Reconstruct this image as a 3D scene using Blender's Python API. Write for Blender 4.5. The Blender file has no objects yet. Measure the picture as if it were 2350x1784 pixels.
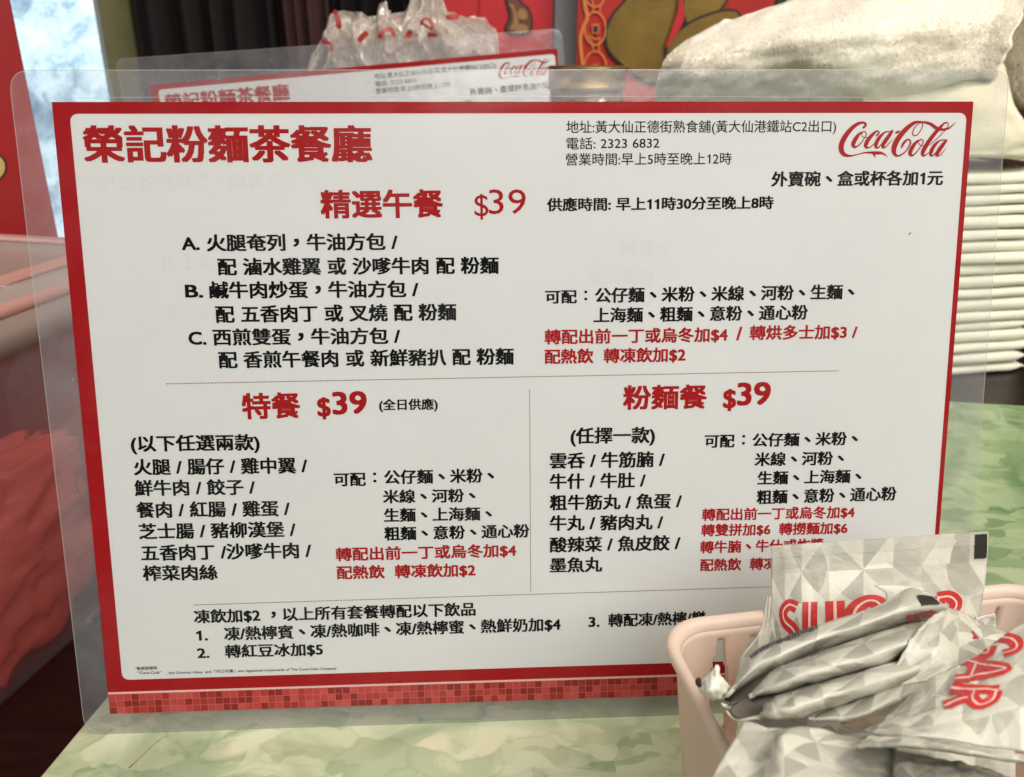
import bpy, bmesh, math, random
from mathutils import Vector, Matrix, noise

random.seed(7)
SC = bpy.context.scene
COL = SC.collection
MM = 0.001

# ------------------------------------------------------------------ camera, world, lamps, exposure
CAM_M = Matrix(((0.9989, 0.0158, -0.0445, 0.12375),
                (-0.0472, 0.3735, -0.9264, -0.22212),
                (0.0020, 0.9275, 0.3738, 0.21232),
                (0, 0, 0, 1)))
cam = bpy.data.cameras.new('camera')
cam.sensor_width = 36.0
cam.lens = 29.245
cam.clip_start = 0.01
cam.clip_end = 20
cam.dof.use_dof = True
cam.dof.focus_distance = 0.250
cam.dof.aperture_fstop = 23
cam_ob = bpy.data.objects.new('camera', cam)
cam_ob.matrix_world = CAM_M
COL.objects.link(cam_ob)
SC.camera = cam_ob

world = bpy.data.worlds.new('World')
SC.world = world
world.use_nodes = True
bg = world.node_tree.nodes['Background']
bg.inputs[0].default_value = (0.60, 0.54, 0.45, 1)
bg.inputs[1].default_value = 0.24


def area_lamp(name, loc, target, size, power, color):
    l = bpy.data.lights.new(name, 'AREA')
    l.shape = 'RECTANGLE'
    l.size, l.size_y = size
    l.energy = power
    l.color = color
    o = bpy.data.objects.new(name, l)
    o.location = loc
    o.rotation_euler = (Vector(target) - Vector(loc)).to_track_quat('-Z', 'Y').to_euler()
    COL.objects.link(o)
    return o


area_lamp('ceiling_lamp', (0.65, -1.15, 1.35), (0.15, 0.05, 0.08), (1.7, 1.2), 33.5, (1.0, 0.97, 0.925))
area_lamp('added_tub_fill', (-1.0, -0.22, 0.62), (-0.12, 0.15, 0.0), (0.4, 0.4), 2.5, (1.0, 0.93, 0.86))  # fill added to brighten the tub, not a lamp of the room
area_lamp('side_lamp', (0.95, -0.22, 1.05), (0.0, 0.12, 0.0), (0.4, 0.3), 8.5, (1.0, 0.90, 0.74))
area_lamp('counter_lamp', (0.35, 0.30, 1.5), (0.3, 0.4, 0.1), (0.5, 0.3), 3.5, (1.0, 0.90, 0.74))

SC.view_settings.view_transform = 'Standard'
SC.view_settings.look = 'None'
SC.view_settings.exposure = 0.0
SC.view_settings.gamma = 1.0
SC.render.engine = 'CYCLES'
SC.cycles.max_bounces = 10
SC.cycles.transparent_max_bounces = 24
SC.cycles.sample_clamp_indirect = 4.0

# a point of the photograph (2350 x 1784) taken onto a real plane of the place: y = const or z = const, in mm
CR = CAM_M.to_3x3()
CP = Vector((123.75, -222.12, 212.32))
FPX = 1909.0


def ray(px, py):
    return CR @ Vector(((px - 1175) / FPX, -(py - 892) / FPX, -1.0))


def at_y(px, py, y):
    v = ray(px, py)
    return CP + v * ((y - CP.y) / v.y)


def at_z(px, py, z):
    v = ray(px, py)
    return CP + v * ((z - CP.z) / v.z)


def lerp(a, b, t):
    return a + (b - a) * t


# ------------------------------------------------------------------ materials
def srgb(r, g, b):
    f = lambda c: (c / 255 / 12.92) if c <= 10 else (((c / 255) + 0.055) / 1.055) ** 2.4
    return (f(r), f(g), f(b), 1)


class Mat:
    """a node material with a principled shader and small helpers"""

    def __init__(self, name, color=(0.5, 0.5, 0.5, 1), rough=0.5, metal=0.0, spec=0.5, coat=0.0, coat_rough=0.1):
        self.m = bpy.data.materials.new(name)
        self.m.use_nodes = True
        self.nt = self.m.node_tree
        self.p = self.nt.nodes['Principled BSDF']
        self.out = self.nt.nodes['Material Output']
        self.p.inputs['Base Color'].default_value = color
        self.p.inputs['Roughness'].default_value = rough
        self.p.inputs['Metallic'].default_value = metal
        self.p.inputs['Specular IOR Level'].default_value = spec
        self.p.inputs['Coat Weight'].default_value = coat
        self.p.inputs['Coat Roughness'].default_value = coat_rough
        self.color = color

    def n(self, t, **kw):
        nd = self.nt.nodes.new(t)
        for k, v in kw.items():
            setattr(nd, k, v)
        return nd

    def l(self, a, b):
        self.nt.links.new(a, b)

    def coord(self, kind='Object', scale=(1, 1, 1)):
        tc = self.n('ShaderNodeTexCoord')
        mp = self.n('ShaderNodeMapping')
        mp.inputs['Scale'].default_value = scale
        self.l(tc.outputs[kind], mp.inputs[0])
        return mp.outputs[0]

    def noise(self, vec, scale, detail=4, rough=0.5, dist=0.0):
        nz = self.n('ShaderNodeTexNoise')
        nz.inputs['Scale'].default_value = scale
        nz.inputs['Detail'].default_value = detail
        nz.inputs['Roughness'].default_value = rough
        nz.inputs['Distortion'].default_value = dist
        self.l(vec, nz.inputs['Vector'])
        return nz

    def ramp(self, fac, stops):
        r = self.n('ShaderNodeValToRGB')
        el = r.color_ramp.elements
        while len(el) < len(stops):
            el.new(0.5)
        for e, (p, c) in zip(el, stops):
            e.position = p
            e.color = c
        self.l(fac, r.inputs[0])
        return r.outputs[0]

    def mix(self, fac, a, b, mode='MIX'):
        m = self.n('ShaderNodeMix', data_type='RGBA', blend_type=mode)
        for s, v in ((m.inputs[0], fac), (m.inputs[6], a), (m.inputs[7], b)):
            if hasattr(v, 'links'):
                self.l(v, s)
            else:
                s.default_value = v
        return m.outputs[2]

    def math(self, op, a, b=None, c=None):
        m = self.n('ShaderNodeMath', operation=op)
        for i, v in enumerate((a, b, c)):
            if v is None:
                continue
            if hasattr(v, 'links'):
                self.l(v, m.inputs[i])
            else:
                m.inputs[i].default_value = v
        return m.outputs[0]

    def base(self, sock):
        self.l(sock, self.p.inputs['Base Color'])
        return self

    def mottle(self, scale=60, amount=0.12, kind='Object'):
        """a little uneven colour"""
        v = self.coord(kind)
        nz = self.noise(v, scale, 5, 0.6)
        d = [max(0, c * (1 - amount)) for c in self.color[:3]] + [1]
        u = [min(1, c * (1 + amount)) for c in self.color[:3]] + [1]
        self.base(self.ramp(nz.outputs[0], ((0.3, d), (0.7, u))))
        return self

    def bump(self, scale, strength=0.2, dist=0.0005, detail=4):
        v = self.coord('Object')
        nz = self.noise(v, scale, detail, 0.6)
        b = self.n('ShaderNodeBump')
        b.inputs['Strength'].default_value = strength
        b.inputs['Distance'].default_value = dist
        self.l(nz.outputs[0], b.inputs['Height'])
        self.l(b.outputs[0], self.p.inputs['Normal'])
        self.bumpnode = b
        return self

    def film(self, veil, tint=(1, 1, 1, 1), gloss_rough=0.08, ior=1.45, trans=0.4, bump=None, gloss=1.0):
        """thin clear plastic: see-through, a milky veil, and a fresnel gloss"""
        tr = self.n('ShaderNodeBsdfTransparent')
        tr.inputs[0].default_value = tint
        di = self.n('ShaderNodeBsdfDiffuse')
        di.inputs[0].default_value = self.color
        tl = self.n('ShaderNodeBsdfTranslucent')
        tl.inputs[0].default_value = self.color
        mx = self.n('ShaderNodeMixShader')
        mx.inputs[0].default_value = trans
        self.l(di.outputs[0], mx.inputs[1])
        self.l(tl.outputs[0], mx.inputs[2])
        m2 = self.n('ShaderNodeMixShader')
        if hasattr(veil, 'links'):
            self.l(veil, m2.inputs[0])
        else:
            m2.inputs[0].default_value = veil
        self.l(tr.outputs[0], m2.inputs[1])
        self.l(mx.outputs[0], m2.inputs[2])
        gl = self.n('ShaderNodeBsdfGlossy')
        gl.inputs['Roughness'].default_value = gloss_rough
        fr = self.n('ShaderNodeFresnel')
        fr.inputs[0].default_value = ior
        if bump:
            v = self.coord('Object')
            nz = self.noise(v, bump[0], 3, 0.5)
            b = self.n('ShaderNodeBump')
            b.inputs['Strength'].default_value = bump[1]
            b.inputs['Distance'].default_value = bump[2]
            self.l(nz.outputs[0], b.inputs['Height'])
            self.l(b.outputs[0], gl.inputs['Normal'])
            self.l(b.outputs[0], fr.inputs['Normal'])
        fac = fr.outputs[0] if gloss == 1.0 else self.math('MULTIPLY', fr.outputs[0], gloss)
        m3 = self.n('ShaderNodeMixShader')
        self.l(fac, m3.inputs[0])
        self.l(m2.outputs[0], m3.inputs[1])
        self.l(gl.outputs[0], m3.inputs[2])
        self.l(m3.outputs[0], self.out.inputs[0])
        return self


M = {}
M['paper'] = Mat('white_print_paper', (0.72, 0.735, 0.735, 1), 0.6, spec=0.15).mottle(25, 0.02).m
M['print_red'] = Mat('red_print_ink', (0.37, 0.009, 0.013, 1), 0.6, spec=0.1).mottle(400, 0.06).m
M['text_red'] = Mat('red_letter_ink', (0.38, 0.010, 0.012, 1), 0.6, spec=0.1).mottle(500, 0.05).m
M['text_black'] = Mat('black_letter_ink', (0.004, 0.004, 0.004, 1), 0.6, spec=0.08).mottle(500, 0.1).m
M['ghost'] = Mat('faint_show_through_print', (0.69, 0.702, 0.70, 1), 0.6, spec=0.15).mottle(200, 0.03).m
M['pale_line'] = Mat('pale_pink_print_line', (0.80, 0.55, 0.52, 1), 0.6).mottle(300, 0.04).m
M['rule'] = Mat('brown_red_rule_ink', (0.20, 0.035, 0.03, 1), 0.6).mottle(300, 0.04).m
for i, c in enumerate([(0.50, 0.05, 0.045), (0.42, 0.035, 0.03), (0.27, 0.010, 0.008), (0.55, 0.075, 0.065), (0.36, 0.02, 0.018)]):
    M['tile%d' % i] = Mat('mosaic_print_red_%d' % i, c + (1,), 0.6).mottle(300, 0.05).m
M['tile_gap'] = Mat('mosaic_print_gap', (0.62, 0.14, 0.12, 1), 0.6).mottle(300, 0.05).m
fm_ = Mat('clear_laminate_film', (0.8, 0.8, 0.8, 1))
fv_ = fm_.coord('Object', (1, 1, 3))
fn1_ = fm_.noise(fv_, 16, 5, 0.6, 1.2)
fr_ = fm_.n('ShaderNodeMapRange')
fr_.inputs[1].default_value, fr_.inputs[2].default_value = 0.45, 0.75
fr_.inputs[3].default_value, fr_.inputs[4].default_value = 0.0, 0.045
fm_.l(fn1_.outputs[0], fr_.inputs[0])
M['film'] = fm_.film(fr_.outputs[0], gloss_rough=0.10, bump=(14, 0.25, 0.0015), gloss=0.45).m
mm_ = Mat('milky_laminate_margin', (0.74, 0.77, 0.83, 1))
v_ = mm_.coord('Object')
nz_ = mm_.noise(v_, 45, 5, 0.6, 0.6)
r_ = mm_.n('ShaderNodeMapRange')
r_.inputs[1].default_value, r_.inputs[2].default_value = 0.35, 0.75
r_.inputs[3].default_value, r_.inputs[4].default_value = 0.14, 0.32
mm_.l(nz_.outputs[0], r_.inputs[0])
sc_ = mm_.noise(mm_.coord('Object', (1, 1, 0.25)), 420, 3, 0.7, 2.0)
sr_ = mm_.n('ShaderNodeMapRange')
sr_.inputs[1].default_value, sr_.inputs[2].default_value = 0.66, 0.72
sr_.inputs[3].default_value, sr_.inputs[4].default_value = 0.0, 0.25
mm_.l(sc_.outputs[0], sr_.inputs[0])
M['margin'] = mm_.film(mm_.math('ADD', r_.outputs[0], sr_.outputs[0]), gloss_rough=0.13, bump=(45, 0.8, 0.0010), trans=0.35).m
M['film_edge'] = Mat('cut_laminate_edge', (0.8, 0.82, 0.82, 1)).film(0.28, gloss_rough=0.1).m


def onyx():
    m = Mat('green_onyx_laminate', rough=0.22, spec=0.5, coat=0.35)
    v = m.coord('Object')
    warp = m.noise(v, 38, 3, 0.55)
    wv = m.n('ShaderNodeVectorMath', operation='MULTIPLY_ADD')
    m.l(warp.outputs['Color'], wv.inputs[0])
    wv.inputs[1].default_value = (0.030, 0.022, 0)
    m.l(v, wv.inputs[2])
    st = m.n('ShaderNodeMapping')
    st.inputs['Rotation'].default_value = (0, 0, 0.7)
    st.inputs['Scale'].default_value = (1.0, 1.9, 1)
    m.l(wv.outputs[0], st.inputs[0])
    big = m.n('ShaderNodeTexVoronoi', feature='SMOOTH_F1')
    big.inputs['Smoothness'].default_value = 0.08
    big.inputs['Scale'].default_value = 34
    m.l(st.outputs[0], big.inputs['Vector'])
    sm = m.n('ShaderNodeTexVoronoi', feature='SMOOTH_F1')
    sm.inputs['Smoothness'].default_value = 0.12
    sm.inputs['Scale'].default_value = 78
    m.l(st.outputs[0], sm.inputs['Vector'])
    edge = m.n('ShaderNodeTexVoronoi', feature='DISTANCE_TO_EDGE')
    edge.inputs['Scale'].default_value = 34
    m.l(st.outputs[0], edge.inputs['Vector'])
    sp = m.n('ShaderNodeSeparateColor')
    m.l(big.outputs['Color'], sp.inputs[0])
    sp2 = m.n('ShaderNodeSeparateColor')
    m.l(sm.outputs['Color'], sp2.inputs[0])
    cream = m.ramp(sp.outputs[0], ((0.0, (0.22, 0.28, 0.165, 1)), (0.14, (0.32, 0.375, 0.225, 1)), (0.32, (0.37, 0.42, 0.27, 1)), (0.58, (0.48, 0.51, 0.345, 1)), (1.0, (0.57, 0.58, 0.42, 1))))
    fleck = m.ramp(sp2.outputs[1], ((0.0, (0.24, 0.31, 0.18, 1)), (0.3, (0.38, 0.43, 0.27, 1)), (1.0, (0.53, 0.55, 0.385, 1))))
    pat = m.noise(v, 26, 5, 0.6, 0.8)
    patm = m.ramp(pat.outputs[0], ((0.46, (0, 0, 0, 1)), (0.54, (1, 1, 1, 1))))
    col = m.mix(patm, cream, fleck)
    ed = m.ramp(edge.outputs[0], ((0.0, (0.60, 0.64, 0.54, 1)), (0.06, (1, 1, 1, 1))))
    col = m.mix(0.3, col, ed, 'MULTIPLY')
    deep = m.noise(v, 12, 3, 0.5, 1.5)
    dm = m.ramp(deep.outputs[0], ((0.54, (0, 0, 0, 1)), (0.68, (0.75, 0.75, 0.75, 1))))
    col = m.mix(dm, col, (0.17, 0.245, 0.135, 1))
    # the sheet turns greener and darker away from the near left corner
    tc = m.n('ShaderNodeSeparateXYZ')
    m.l(v, tc.inputs[0])
    far = m.math('MULTIPLY_ADD', tc.outputs[0], 2.6, m.math('MULTIPLY', tc.outputs[1], 2.2))
    fm = m.n('ShaderNodeMapRange')
    fm.inputs[1].default_value, fm.inputs[2].default_value = -0.35, 0.80
    fm.inputs[3].default_value, fm.inputs[4].default_value = 0.0, 0.75
    m.l(far, fm.inputs[0])
    col = m.mix(fm.outputs[0], col, (0.50, 0.74, 0.50, 1), 'MULTIPLY')
    m.base(col)
    return m.m


M['onyx'] = onyx()
M['table_edge'] = Mat('brown_table_edge', (0.05, 0.03, 0.02, 1), 0.5).mottle(80, 0.3).m


def wood(name, dark, light, scale=30, rough=0.35):
    m = Mat(name, rough=rough)
    v = m.coord('Object', (1, 8, 8))
    nz = m.noise(v, scale, 6, 0.6, 0.8)
    m.base(m.ramp(nz.outputs[0], ((0.3, dark), (0.75, light))))
    return m.m


M['dark_wood'] = wood('dark_red_brown_wood', (0.006, 0.002, 0.002, 1), (0.030, 0.008, 0.005, 1))
M['shelf_wood'] = wood('dark_brown_shelf_wood', (0.008, 0.004, 0.003, 1), (0.020, 0.009, 0.005, 1))
M['wall_dark'] = Mat('dark_maroon_wall_paint', (0.035, 0.010, 0.012, 1), 0.8).mottle(6, 0.4).m
M['plaster'] = Mat('pale_grey_painted_post', (0.42, 0.47, 0.47, 1), 0.7).mottle(12, 0.12).bump(60, 0.3, 0.002).m
M['olive'] = Mat('olive_plaster_post', (0.20, 0.19, 0.085, 1), 0.85).mottle(9, 0.25).bump(40, 0.4, 0.003).m
M['blue_strip'] = Mat('pale_blue_metal_strip', (0.35, 0.50, 0.62, 1), 0.4).mottle(20, 0.1).m
M['black_frame'] = Mat('black_frame_paint', (0.01, 0.01, 0.012, 1), 0.5).mottle(30, 0.2).m
M['curtain'] = Mat('maroon_curtain_cloth', (0.007, 0.003, 0.004, 1), 0.9).mottle(15, 0.35).m
M['curtain_lit'] = Mat('lit_maroon_curtain_cloth', (0.045, 0.014, 0.016, 1), 0.9).mottle(15, 0.3).m  # lit strip of the same curtain, its brightness put into the colour
M['red_card'] = Mat('bright_red_poster_card', (0.50, 0.010, 0.018, 1), 0.45).mottle(10, 0.1).m
M['red_deep'] = Mat('deep_red_poster_card', (0.42, 0.010, 0.006, 1), 0.4).mottle(12, 0.15).m
M['red_box'] = Mat('red_carton_board', (0.30, 0.004, 0.006, 1), 0.5).mottle(10, 0.1).m
M['gold_shape'] = Mat('olive_gold_foil_print', (0.20, 0.125, 0.022, 1), 0.42, metal=0.35).mottle(18, 0.3).bump(140, 0.3, 0.001).m
M['brown_shape'] = Mat('brown_print', (0.13, 0.045, 0.02, 1), 0.5).mottle(20, 0.2).m
M['tan_shape'] = Mat('tan_print', (0.33, 0.16, 0.06, 1), 0.5).mottle(20, 0.2).m
M['dark_outline'] = Mat('dark_brown_outline_print', (0.018, 0.004, 0.004, 1), 0.5).mottle(20, 0.2).m
M['orange_line'] = Mat('orange_line_print', (0.62, 0.20, 0.045, 1), 0.45).mottle(30, 0.1).m
M['cream_spot'] = Mat('cream_yellow_print', (0.50, 0.36, 0.13, 1), 0.5).mottle(20, 0.1).m


def window_mat():
    m = Mat('frosted_window_glow')
    v = m.coord('Object')
    a = m.noise(v, 7, 5, 0.6, 0.4)
    b = m.noise(v, 34, 6, 0.7, 0.9)
    s = m.math('ADD', m.math('MULTIPLY', a.outputs[0], 0.75), m.math('MULTIPLY', b.outputs[0], 0.35))
    c = m.ramp(s, ((0.42, (0.16, 0.26, 0.36, 1)), (0.50, (0.36, 0.52, 0.66, 1)), (0.57, (0.66, 0.88, 0.98, 1)), (0.66, (0.90, 1.0, 1.0, 1))))
    e = m.n('ShaderNodeEmission')
    m.l(c, e.inputs[0])
    e.inputs[1].default_value = 1.25
    m.l(e.outputs[0], m.out.inputs[0])
    return m.m


M['window'] = window_mat()
M['window_frame'] = Mat('worn_white_window_frame', (0.45, 0.5, 0.5, 1), 0.6).mottle(30, 0.15).m
M['brass'] = Mat('dull_brass_lid_metal', (0.25, 0.17, 0.065, 1), 0.42, metal=0.8).mottle(90, 0.2).bump(500, 0.15, 0.0003).m
M['jar_glass'] = Mat('smoky_jar_glass', (0.32, 0.27, 0.18, 1)).film(0.55, tint=(0.75, 0.68, 0.5, 1), gloss_rough=0.06).m
M['jar_fill'] = Mat('brown_jar_contents', (0.10, 0.065, 0.03, 1), 0.6).mottle(120, 0.4).m


def fuzz(name, a, b):
    m = Mat(name, rough=0.95, spec=0.1)
    m.p.inputs['Sheen Weight'].default_value = 0.5
    v = m.coord('Object')
    n1 = m.noise(v, 18, 5, 0.6, 0.5)
    m.base(m.ramp(n1.outputs[0], ((0.35, a), (0.65, b))))
    n2 = m.noise(v, 130, 5, 0.75, 0.6)
    bp = m.n('ShaderNodeBump')
    bp.inputs['Strength'].default_value = 0.35
    bp.inputs['Distance'].default_value = 0.0035
    m.l(n2.outputs[0], bp.inputs['Height'])
    m.l(bp.outputs[0], m.p.inputs['Normal'])
    return m.m


M['towel'] = fuzz('fluffy_cream_towel_pile', (0.82, 0.76, 0.65, 1), (0.90, 0.865, 0.78, 1))
M['towel_shaded'] = fuzz('fluffy_towel_pile_in_shade', (0.22, 0.18, 0.12, 1), (0.42, 0.37, 0.27, 1))  # shaded copy of the cream pile, the shade put into the colour
M['napkin'] = Mat('cream_napkin_paper', (0.80, 0.785, 0.66, 1), 0.85).mottle(60, 0.04).bump(300, 0.25, 0.0006).m
M['wrap'] = Mat('cream_cotton_cloth', (0.72, 0.68, 0.52, 1), 0.8).mottle(20, 0.06).bump(200, 0.3, 0.0008).m
M['bag'] = Mat('crinkled_clear_bag_plastic', (0.95, 0.88, 0.82, 1)).film(0.62, gloss_rough=0.24, bump=(70, 0.5, 0.002), trans=0.45, gloss=0.5).m
M['bag_red'] = Mat('red_bag_print', (0.40, 0.045, 0.035, 1), 0.4).mottle(60, 0.2).m
rf_ = Mat('red_bag_plastic', (0.92, 0.16, 0.13, 1), 0.22, coat=0.5).mottle(30, 0.25).bump(70, 0.5, 0.004)
rt_ = rf_.n('ShaderNodeBsdfTranslucent')
rt_.inputs[0].default_value = (0.9, 0.10, 0.08, 1)
rm_ = rf_.n('ShaderNodeMixShader')
rm_.inputs[0].default_value = 0.5
rf_.l(rf_.p.outputs[0], rm_.inputs[1])
rf_.l(rt_.outputs[0], rm_.inputs[2])
rf_.l(rm_.outputs[0], rf_.out.inputs[0])
M['red_film'] = rf_.m
tw_ = Mat('milky_tub_plastic', (0.62, 0.55, 0.58, 1)).film(0.14, gloss_rough=0.2, bump=(30, 0.3, 0.002), trans=0.3, gloss=0.35)
M['tub'] = tw_.m
M['lid'] = Mat('pinkish_tub_lid_plastic', (0.70, 0.58, 0.54, 1)).film(0.62, gloss_rough=0.22, bump=(40, 0.3, 0.002), trans=0.3).m
M['rim_clear'] = Mat('pink_lit_lid_rim', (0.80, 0.42, 0.38, 1)).film(0.7, gloss_rough=0.18, trans=0.3).m  # pink light from the red bag below put into the rim colour


def basket_mat():
    m = Mat('pink_basket_plastic', (0.64, 0.40, 0.29, 1), 0.38, spec=0.4)
    v = m.coord('Object')
    n1 = m.noise(v, 22, 5, 0.6)
    c = m.ramp(n1.outputs[0], ((0.3, (0.79, 0.635, 0.535, 1)), (0.7, (0.85, 0.71, 0.615, 1))))
    sp = m.noise(v, 260, 2, 0.5)
    spk = m.ramp(sp.outputs[0], ((0.70, (1, 1, 1, 1)), (0.76, (0.72, 0.55, 0.45, 1))))
    c = m.mix(0.5, c, spk, 'MULTIPLY')
    m.base(c)
    tl = m.n('ShaderNodeBsdfTranslucent')
    m.l(c, tl.inputs[0])
    mx = m.n('ShaderNodeMixShader')
    mx.inputs[0].default_value = 0.32
    m.l(m.p.outputs[0], mx.inputs[1])
    m.l(tl.outputs[0], mx.inputs[2])
    m.l(mx.outputs[0], m.out.inputs[0])
    return m.m


M['basket'] = basket_mat()


def sachet_mat():
    """white sachet foil with a printed pattern of grey and pale triangles meeting in stars"""
    m = Mat('sachet_paper_star_print', rough=0.40, spec=0.4)
    tc = m.n('ShaderNodeTexCoord')
    sx = m.n('ShaderNodeSeparateXYZ')
    m.l(tc.outputs['UV'], sx.inputs[0])
    fy = m.math('FLOOR', sx.outputs[1])
    xs = m.math('ADD', sx.outputs[0], m.math('MULTIPLY', fy, 0.5))
    cx = m.math('FLOOR', xs)
    lx = m.math('SUBTRACT', m.math('SUBTRACT', xs, cx), 0.5)
    ly = m.math('SUBTRACT', m.math('SUBTRACT', sx.outputs[1], fy), 0.5)
    ang = m.math('ARCTAN2', ly, lx)
    sec = m.math('FLOOR', m.math('MULTIPLY', m.math('ADD', ang, math.pi), 8 / (2 * math.pi)))
    cv = m.n('ShaderNodeCombineXYZ')
    m.l(cx, cv.inputs[0])
    m.l(fy, cv.inputs[1])
    m.l(sec, cv.inputs[2])
    wn = m.n('ShaderNodeTexWhiteNoise', noise_dimensions='3D')
    m.l(cv.outputs[0], wn.inputs['Vector'])
    # kite tips: the far part of every sector falls to the neighbour tone
    rad = m.math('SQRT', m.math('ADD', m.math('MULTIPLY', lx, lx), m.math('MULTIPLY', ly, ly)))
    lim = m.math('ADD', 0.42, m.math('MULTIPLY', wn.outputs[0], 0.40))
    inside = m.math('LESS_THAN', rad, lim)
    tone = m.ramp(wn.outputs[0], ((0.0, (0.34, 0.33, 0.28, 1)), (0.35, (0.43, 0.42, 0.36, 1)), (0.65, (0.52, 0.505, 0.44, 1)), (1.0, (0.66, 0.645, 0.565, 1))))
    vo = m.n('ShaderNodeTexVoronoi', feature='F1')
    vo.inputs['Scale'].default_value = 1.7
    m.l(tc.outputs['UV'], vo.inputs['Vector'])
    vs = m.n('ShaderNodeSeparateColor')
    m.l(vo.outputs['Color'], vs.inputs[0])
    outt = m.ramp(vs.outputs[0], ((0.0, (0.44, 0.43, 0.365, 1)), (0.5, (0.53, 0.515, 0.445, 1)), (1.0, (0.62, 0.605, 0.53, 1))))
    m.base(m.mix(inside, outt, tone))
    nz = m.noise(m.coord('Object'), 160, 3, 0.6)
    b = m.n('ShaderNodeBump')
    b.inputs['Strength'].default_value = 0.55
    b.inputs['Distance'].default_value = 0.0016
    pyr = m.math('MAXIMUM', m.math('ABSOLUTE', lx), m.math('MULTIPLY', m.math('ABSOLUTE', ly), 1.0))
    vc = m.n('ShaderNodeTexVoronoi', feature='DISTANCE_TO_EDGE')
    vc.inputs['Scale'].default_value = 70
    m.l(m.coord('Object'), vc.inputs['Vector'])
    crease = m.math('MINIMUM', m.math('MULTIPLY', vc.outputs[0], 3.0), 0.35)
    hh = m.math('ADD', m.math('MULTIPLY', pyr, 0.9), m.math('ADD', m.math('MULTIPLY', nz.outputs[0], 0.5), m.math('MULTIPLY', crease, 0.5)))
    m.l(hh, b.inputs['Height'])
    m.l(b.outputs[0], m.p.inputs['Normal'])
    return m.m


M['sachet'] = sachet_mat()
M['sachet_shade'] = Mat('dark_sachet_mouth_shade', (0.16, 0.13, 0.11, 1), 0.35, metal=0.3).mottle(120, 0.3).m  # dark colour standing in for the shade inside the folds
M['sachet_white'] = Mat('white_torn_sachet_paper', (0.74, 0.73, 0.64, 1), 0.6).mottle(150, 0.06).bump(300, 0.6, 0.001).m
M['sachet_seal'] = Mat('ribbed_sachet_seal', (0.62, 0.61, 0.53, 1), 0.45).mottle(150, 0.08).m
M['sachet_red'] = Mat('red_sachet_lettering', (0.50, 0.025, 0.022, 1), 0.45).mottle(200, 0.12).m
M['sachet_pink'] = Mat('pale_inline_lettering', (0.78, 0.50, 0.46, 1), 0.45).mottle(200, 0.05).m
M['sachet_black'] = Mat('black_registration_block', (0.018, 0.018, 0.016, 1), 0.5).mottle(300, 0.3).m
M['crumb'] = Mat('dark_brown_crumb', (0.03, 0.012, 0.008, 1), 0.8).mottle(400, 0.3).m
M['scratch'] = Mat('brown_table_scratch', (0.16, 0.10, 0.04, 1), 0.7).mottle(300, 0.3).m
M['floor'] = Mat('dark_floor', (0.012, 0.006, 0.005, 1), 0.7).mottle(5, 0.3).m


# ------------------------------------------------------------------ building helpers
def link(o, parent=None):
    COL.objects.link(o)
    if parent is not None:
        o.parent = parent
    return o


def mesh(name, verts, faces, mat, parent=None, smooth=False, scale=MM, uv=None, mats=None, midx=None):
    me = bpy.data.meshes.new(name)
    me.from_pydata([tuple(c * scale for c in v) for v in verts], [], faces)
    for m in (mats or [mat]):
        me.materials.append(m)
    if midx:
        me.polygons.foreach_set('material_index', midx)
    if smooth:
        me.polygons.foreach_set('use_smooth', [True] * len(me.polygons))
    if uv:
        l = me.uv_layers.new(name='UVMap')
        for lp in me.loops:
            l.data[lp.index].uv = uv[lp.vertex_index]
    me.update()
    o = bpy.data.objects.new(name, me)
    return link(o, parent)


def tag(o, label=None, category=None, group=None, kind=None):
    if label:
        o['label'] = label
    if category:
        o['category'] = category
    if group:
        o['group'] = group
    if kind:
        o['kind'] = kind
    return o


def thing(name, label, category, loc=(0, 0, 0), group=None):
    o = bpy.data.objects.new(name, None)
    o.empty_display_size = 0.01
    o.location = [c * MM for c in loc]
    link(o)
    return tag(o, label, category, group)


def local(o, pts):
    """world mm -> the mm frame of an unrotated empty"""
    L = o.location / MM
    return [(p[0] - L.x, p[1] - L.y, p[2] - L.z) for p in pts]


def box(c0, c1):
    x0, y0, z0 = c0
    x1, y1, z1 = c1
    v = [(x0, y0, z0), (x1, y0, z0), (x1, y1, z0), (x0, y1, z0), (x0, y0, z1), (x1, y0, z1), (x1, y1, z1), (x0, y1, z1)]
    f = [(0, 3, 2, 1), (4, 5, 6, 7), (0, 1, 5, 4), (1, 2, 6, 5), (2, 3, 7, 6), (3, 0, 4, 7)]
    return v, f


def bevel(o, w, seg=2, angle=30):
    m = o.modifiers.new('bevel', 'BEVEL')
    m.width = w * MM
    m.segments = seg
    m.limit_method = 'ANGLE'
    m.angle_limit = math.radians(angle)
    return o


def prism(name, pts, z0, z1, mat, parent=None, smooth=False):
    """vertical extrusion of a plan polygon"""
    n = len(pts)
    v = [(p[0], p[1], z0) for p in pts] + [(p[0], p[1], z1) for p in pts]
    f = [tuple(range(n))[::-1], tuple(range(n, 2 * n))] + [(i, (i + 1) % n, n + (i + 1) % n, n + i) for i in range(n)]
    return mesh(name, v, f, mat, parent, smooth)


def crom(pts, sub=8):
    """Catmull-Rom through tuples of any length"""
    out = []
    n = len(pts)
    for i in range(n - 1):
        p0, p1, p2, p3 = pts[max(i - 1, 0)], pts[i], pts[i + 1], pts[min(i + 2, n - 1)]
        for k in range(sub):
            t = k / sub
            out.append(tuple(0.5 * ((2 * b) + (c - a) * t + (2 * a - 5 * b + 4 * c - d) * t * t + (3 * b - a - 3 * c + d) * t ** 3)
                             for a, b, c, d in zip(p0, p1, p2, p3)))
    out.append(tuple(pts[-1]))
    return out


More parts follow.
